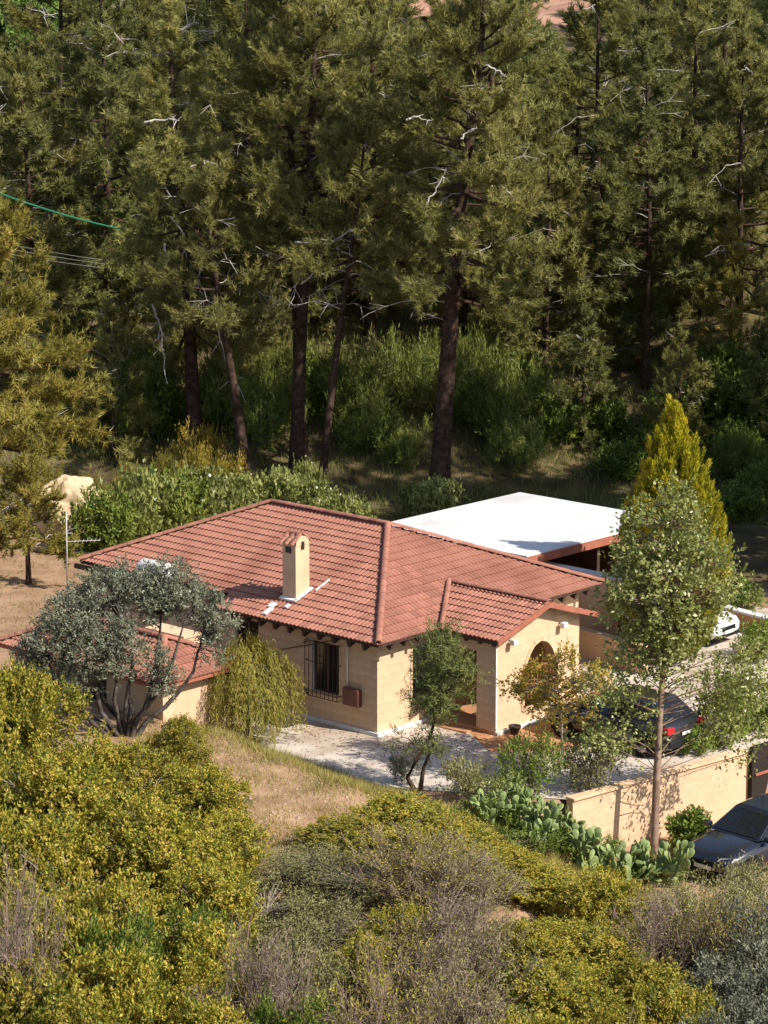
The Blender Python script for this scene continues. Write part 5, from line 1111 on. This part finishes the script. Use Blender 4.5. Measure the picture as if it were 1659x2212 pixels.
for px, py, D, r, k, lab in [(870, 1735, 61.2, 1.5, 'y', 'yellow-green shrub at the lower end of the dirt bank'), (740, 1790, 60.2, 1.1, 'y', 'yellow-green shrub in front of the dirt bank'), (980, 1770, 60.4, 1.2, 'y', 'yellow-green shrub left of the cactus hedge'), (1060, 1862, 60.4, 1.2, 'y', 'yellow-green shrub below the left end of the cactus hedge'), (1180, 1882, 59.6, 1.2, 'y', 'orange-tinged shrub below the middle of the cactus hedge'), (1310, 1885, 58.2, 1.1, 'y', 'yellow-green shrub under the right end of the cactus hedge'), (1240, 1985, 55.6, 1.5, 'y', 'broad yellow-green shrub right of the pinkish twigs'), (1110, 1990, 55.2, 1.1, 'y', 'yellow-green shrub beside the pinkish twigs'), (1370, 2060, 53.8, 1.4, 'y', 'yellow-green shrub low in the right foreground'), (1200, 2090, 52.6, 1.5, 'y', 'yellow-green shrub at the bottom edge right of centre'), (1450, 2140, 52.2, 1.2, 'y', 'yellow-green shrub at the bottom right'), (1330, 2160, 51.2, 1.2, 'y', 'lowest yellow-green shrub at the bottom right'), (770, 1860, 57.6, 1.2, 'k', 'olive-grey leafy shrub left of the tallest twigs'), (640, 2030, 53, 1.2, 'k', 'pale leafy shrub near the bottom left of centre'), (740, 2080, 52, 1.2, 'k', 'pale leafy shrub at the bottom edge left of centre'), (650, 2170, 49.8, 1.2, 'g', 'dark green shrub cut by the bottom edge left of centre'), (860, 1960, 54.8, 1.0, 'y', 'yellow-green shrub growing through the grey twigs'), (1000, 2060, 53.4, 1.0, 'g', 'green shrub growing through the twigs right of centre'), (760, 2020, 53.8, .9, 'y', 'small yellow-green shrub among pale leaves left of centre'), (920, 1790, 59.6, 1.1, 'y', 'yellow-green shrub behind the tallest twigs'), (1020, 1840, 59, .9, 'y', 'small yellow-green shrub between the twigs and the cactus hedge'), (660, 1830, 58.6, 1.1, 'k', 'pale grey-green shrub where the dirt bank ends'), (580, 1900, 57, 1.1, 'k', 'pale grey-green shrub right of the yellow thicket'), (700, 1960, 55.4, 1.2, 'k', 'pale grey-green shrub below the dirt bank'), (560, 2010, 54, 1.1, 'k', 'thin grey-green shrub next to the thicket'), (850, 2030, 54.4, 1.2, 'k', 'thin grey-green shrub among the bare twigs')]:
    fg(px, py, D, r, k, lab, GC)
for px, py, D, r, lab in [(890, 1835, 57.2, 1.3, 'tallest pinkish bare twiggy shrub in the centre foreground'), (985, 1880, 56.8, 1.1, 'pinkish bare twiggy shrub beside the yellow-green shrubs'), (960, 1990, 54.2, 1.3, 'bare grey twiggy shrub right of the centre'), (900, 2090, 52, 1.3, 'bare pinkish twigs at the bottom centre'), (1040, 2070, 52.6, 1.2, 'bare grey twigs at the bottom right of centre'), (560, 2120, 51, 1.1, 'bare twigs at the bottom beside the thicket'), (830, 2190, 49.4, 1.3, 'bare twigs cut by the bottom edge at the centre'), (990, 2190, 49.6, 1.3, 'bare twigs cut by the bottom edge right of centre')]:
    fg(px, py, D, r, 't', lab, 'bare twiggy shrubs of the centre foreground')
for px, py, D, r, k, lab in [(1430, 1895, 59.4, 1.0, 'k', 'grey-green shrub below the navy car front'), (1530, 1900, 59, 1.2, 'k', 'grey-green shrub in front of the navy car'), (1640, 1850, 60.2, 1.0, 'k', 'grey-green shrub covering the side of the navy car'), (1460, 1980, 57, 1.3, 'k', 'brownish grey shrub below the navy car'), (1590, 1980, 57.2, 1.4, 'k', 'brownish grey shrub at the right edge below the car'), (1660, 1960, 56, 1.2, 'o', 'grey olive-leaved shrub at the right edge'), (1540, 2080, 54.4, 1.4, 'o', 'dark grey-green shrub in the right foreground'), (1650, 2070, 53.4, 1.4, 'o', 'dark olive-leaved shrub in the lower right'), (1580, 2170, 51.4, 1.3, 'o', 'dark shrub in the bottom right corner')]:
    fg(px, py, D, r, k, lab, GC)
for px, py, D, r, lab in [(1420, 2000, 56.2, 1.0, 'bare brown twigs left of the grey shrubs on the right'), (1540, 1990, 56, 1.0, 'bare brown twigs among the grey shrubs on the right')]: fg(px, py, D, r, 't', lab, 'bare twiggy shrubs of the right foreground')
# ------------------------------------------------------------------ grass
def grass(name, label, n, sampler, Lr, W, m, seed, lean=.5):
    r = np.random.default_rng(seed); x, y, dens = sampler(r, n); z = hgt(x, y); P = np.stack([x, y, z], 1); keep = r.uniform(0, 1, len(P)) < dens; P = P[keep]; n = len(P)
    D = unit(np.array([0, 0, 1.]) + r.normal(0, lean, (n, 3)) * np.array([1, 1, .2])); V, F = leaf_tris(r, P, D, r.uniform(*Lr, n), W); o = part(name, foliage_mesh(name, V, F, M[m], .5 + r.normal(0, .25, n))); tag(o, label, 'grass', kind='stuff')
def clumpy(x, y, s=1.0): return np.clip(.5 + .5 * np.sin(x * 1.7 * s + 2 * np.sin(y * 1.1 * s)) * np.sin(y * 1.9 * s + 1.5 * np.sin(x * .9 * s)) + .15, 0, 1)
def bank_s(r, n):
    t = r.uniform(0, 1, n); px = -4.6 + 5.2 * t; py = np.interp(px, LX, LY); off = np.abs(r.normal(0, 1.3, n)) ; x = px + r.normal(0, .25, n) - off * .55; y = py - off * .75 + .15; return x, y, np.clip(1.15 - off / 2.6, 0, 1) * (.35 + .65 * clumpy(x, y))
grass('grass', 'dry grass along the crest of the dirt bank', 60000, bank_s, (.10, .34), .014, 'grass', 501)
def dirt_s(r, n): x = r.uniform(-7, 3, n); y = r.uniform(58, 70, n); d = np.interp(x, LX, LY) - y; return x, y, np.where(d > .3, clumpy(x, y, 1.3) ** 2 * .8 + .05, 0)
grass('grass', 'sparse dry tufts over the bare dirt bank', 60000, dirt_s, (.06, .24), .014, 'grass', 502)
def back_s(r, n): x = r.uniform(-22, 24, n); y = r.uniform(99, 135, n); return x, y, .25 + .75 * clumpy(x, y, .5)
grass('undergrowth', 'tall light green undergrowth on the bank below the pines', 70000, back_s, (.25, .65), .028, 'grass_g', 503, .45)
def hedge_s(r, n): x = r.uniform(1, 6.5, n); y = r.uniform(60.5, 65.5, n); return x, y, .2 + .8 * clumpy(x, y, 1.1)
grass('grass', 'yellowing grass on the slope below the cactus hedge', 26000, hedge_s, (.08, .32), .018, 'grass', 505)
def left_s(r, n): x = r.uniform(-16, -8, n); y = r.uniform(80, 100, n); return x, y, clumpy(x, y, .8) ** 3
grass('grass', 'thin dry grass on the earth left of the house', 6000, left_s, (.08, .25), .025, 'grass', 504)
# ------------------------------------------------------------------ overhead cables
def cable(name, label, a, b, sag, r, m):
    P = np.array([a + (b - a) * t - np.array([0, 0, 1]) * sag * 4 * t * (1 - t) for t in np.linspace(0, 1, 24)]); o = part(name, MB().tube(P, r, 5).mesh(name, m)); tag(o, label, 'cable')
M['wire'] = flat('wire', (.22, .21, .20), .6)
M['green_cable'] = flat('green_cable', (.03, .20, .11), .5)
cable('overhead_cable', 'green overhead cable at the left edge before the pines', at_y(-120, 370, 88), at_y(320, 505, 112), .25, .032, M['green_cable'])
for i, (ya, yb) in enumerate([(505, 545), (517, 552), (530, 560)]):
    cable('overhead_wire', ['uppermost of the three thin wires', 'middle one of the three thin wires', 'lowest of the three thin wires'][i] + ' in the dark gap at the left', at_y(-200, ya - 25, 90), at_y(330, yb + 30, 112), .15, .009, M['wire'])

# ------------------------------------------------------------------ fallen leaves and stones
def scatter_leaves():
    r = np.random.default_rng(601); n = 1700; c = r.integers(0, 5, n); ctr = np.array([HW(-.6, -.6), HW(.6, -1.4), HW(-1.2, 2.2), HW(1.8, -4.2), HW(5.5, -6.2)])[c]; sp = np.array([1.0, .9, .9, 1.3, 1.8])[c][:, None]
    P = ctr + r.normal(0, 1, (n, 3)) * sp * np.array([1, 1, 0]); h = np.array([to_house(p) for p in P]); ok = ~((h[:, 0] > -.1) & (h[:, 1] > -.1)) & ~((h[:, 0] > 2.1) & (h[:, 0] < 5.9) & (h[:, 1] > -2.45)); P = P[ok]; n = len(P)
    P[:, 2] = np.maximum(hgt(P[:, 0], P[:, 1]), 0) + .032; D = unit(r.normal(0, 1, (n, 3)) * np.array([1, 1, .12])); V, F = leaf_quads(r, P, D, r.uniform(.05, .09, n), .04, np.tile(np.array([0, 0, 1.]), (n, 1)))
    tag(part('fallen_leaves', foliage_mesh('fallen_leaves', V, F, leaf_mat('dry_leaves', [(.16, .07, .03), (.28, .13, .06), (.36, .2, .09)], .1), .5 + r.normal(0, .25, n))), 'reddish fallen leaves scattered on the paving', kind='stuff')
    n = 900; x = r.uniform(-7, 3, n); y = r.uniform(57, 71, n); d = np.interp(x, LX, LY) - y; k = d > .4; x, y = x[k], y[k]; mb = MB(); V0 = np.array([(1, 0, 0), (-1, 0, 0), (0, 1, 0), (0, -1, 0), (0, 0, 1), (0, 0, -1)], float); F0 = [(0, 2, 4), (2, 1, 4), (1, 3, 4), (3, 0, 4), (2, 0, 5), (1, 2, 5), (3, 1, 5), (0, 3, 5)]
    for a, b in zip(x, y): s = r.uniform(.015, .06) * (2.2 if r.uniform() < .03 else 1); mb.add(V0 * s * r.uniform(.7, 1.3, (6, 3)) * np.array([1.2, 1, .7]) + np.array([a, b, H1(a, b)]), F0)
    tag(part('stones', mb.mesh('stones', noise_mat('field_stone', (.30, .22, .15), (.45, .35, .26), 3, .95, .1))), 'small stones strewn over the dirt bank', kind='stuff')
scatter_leaves()
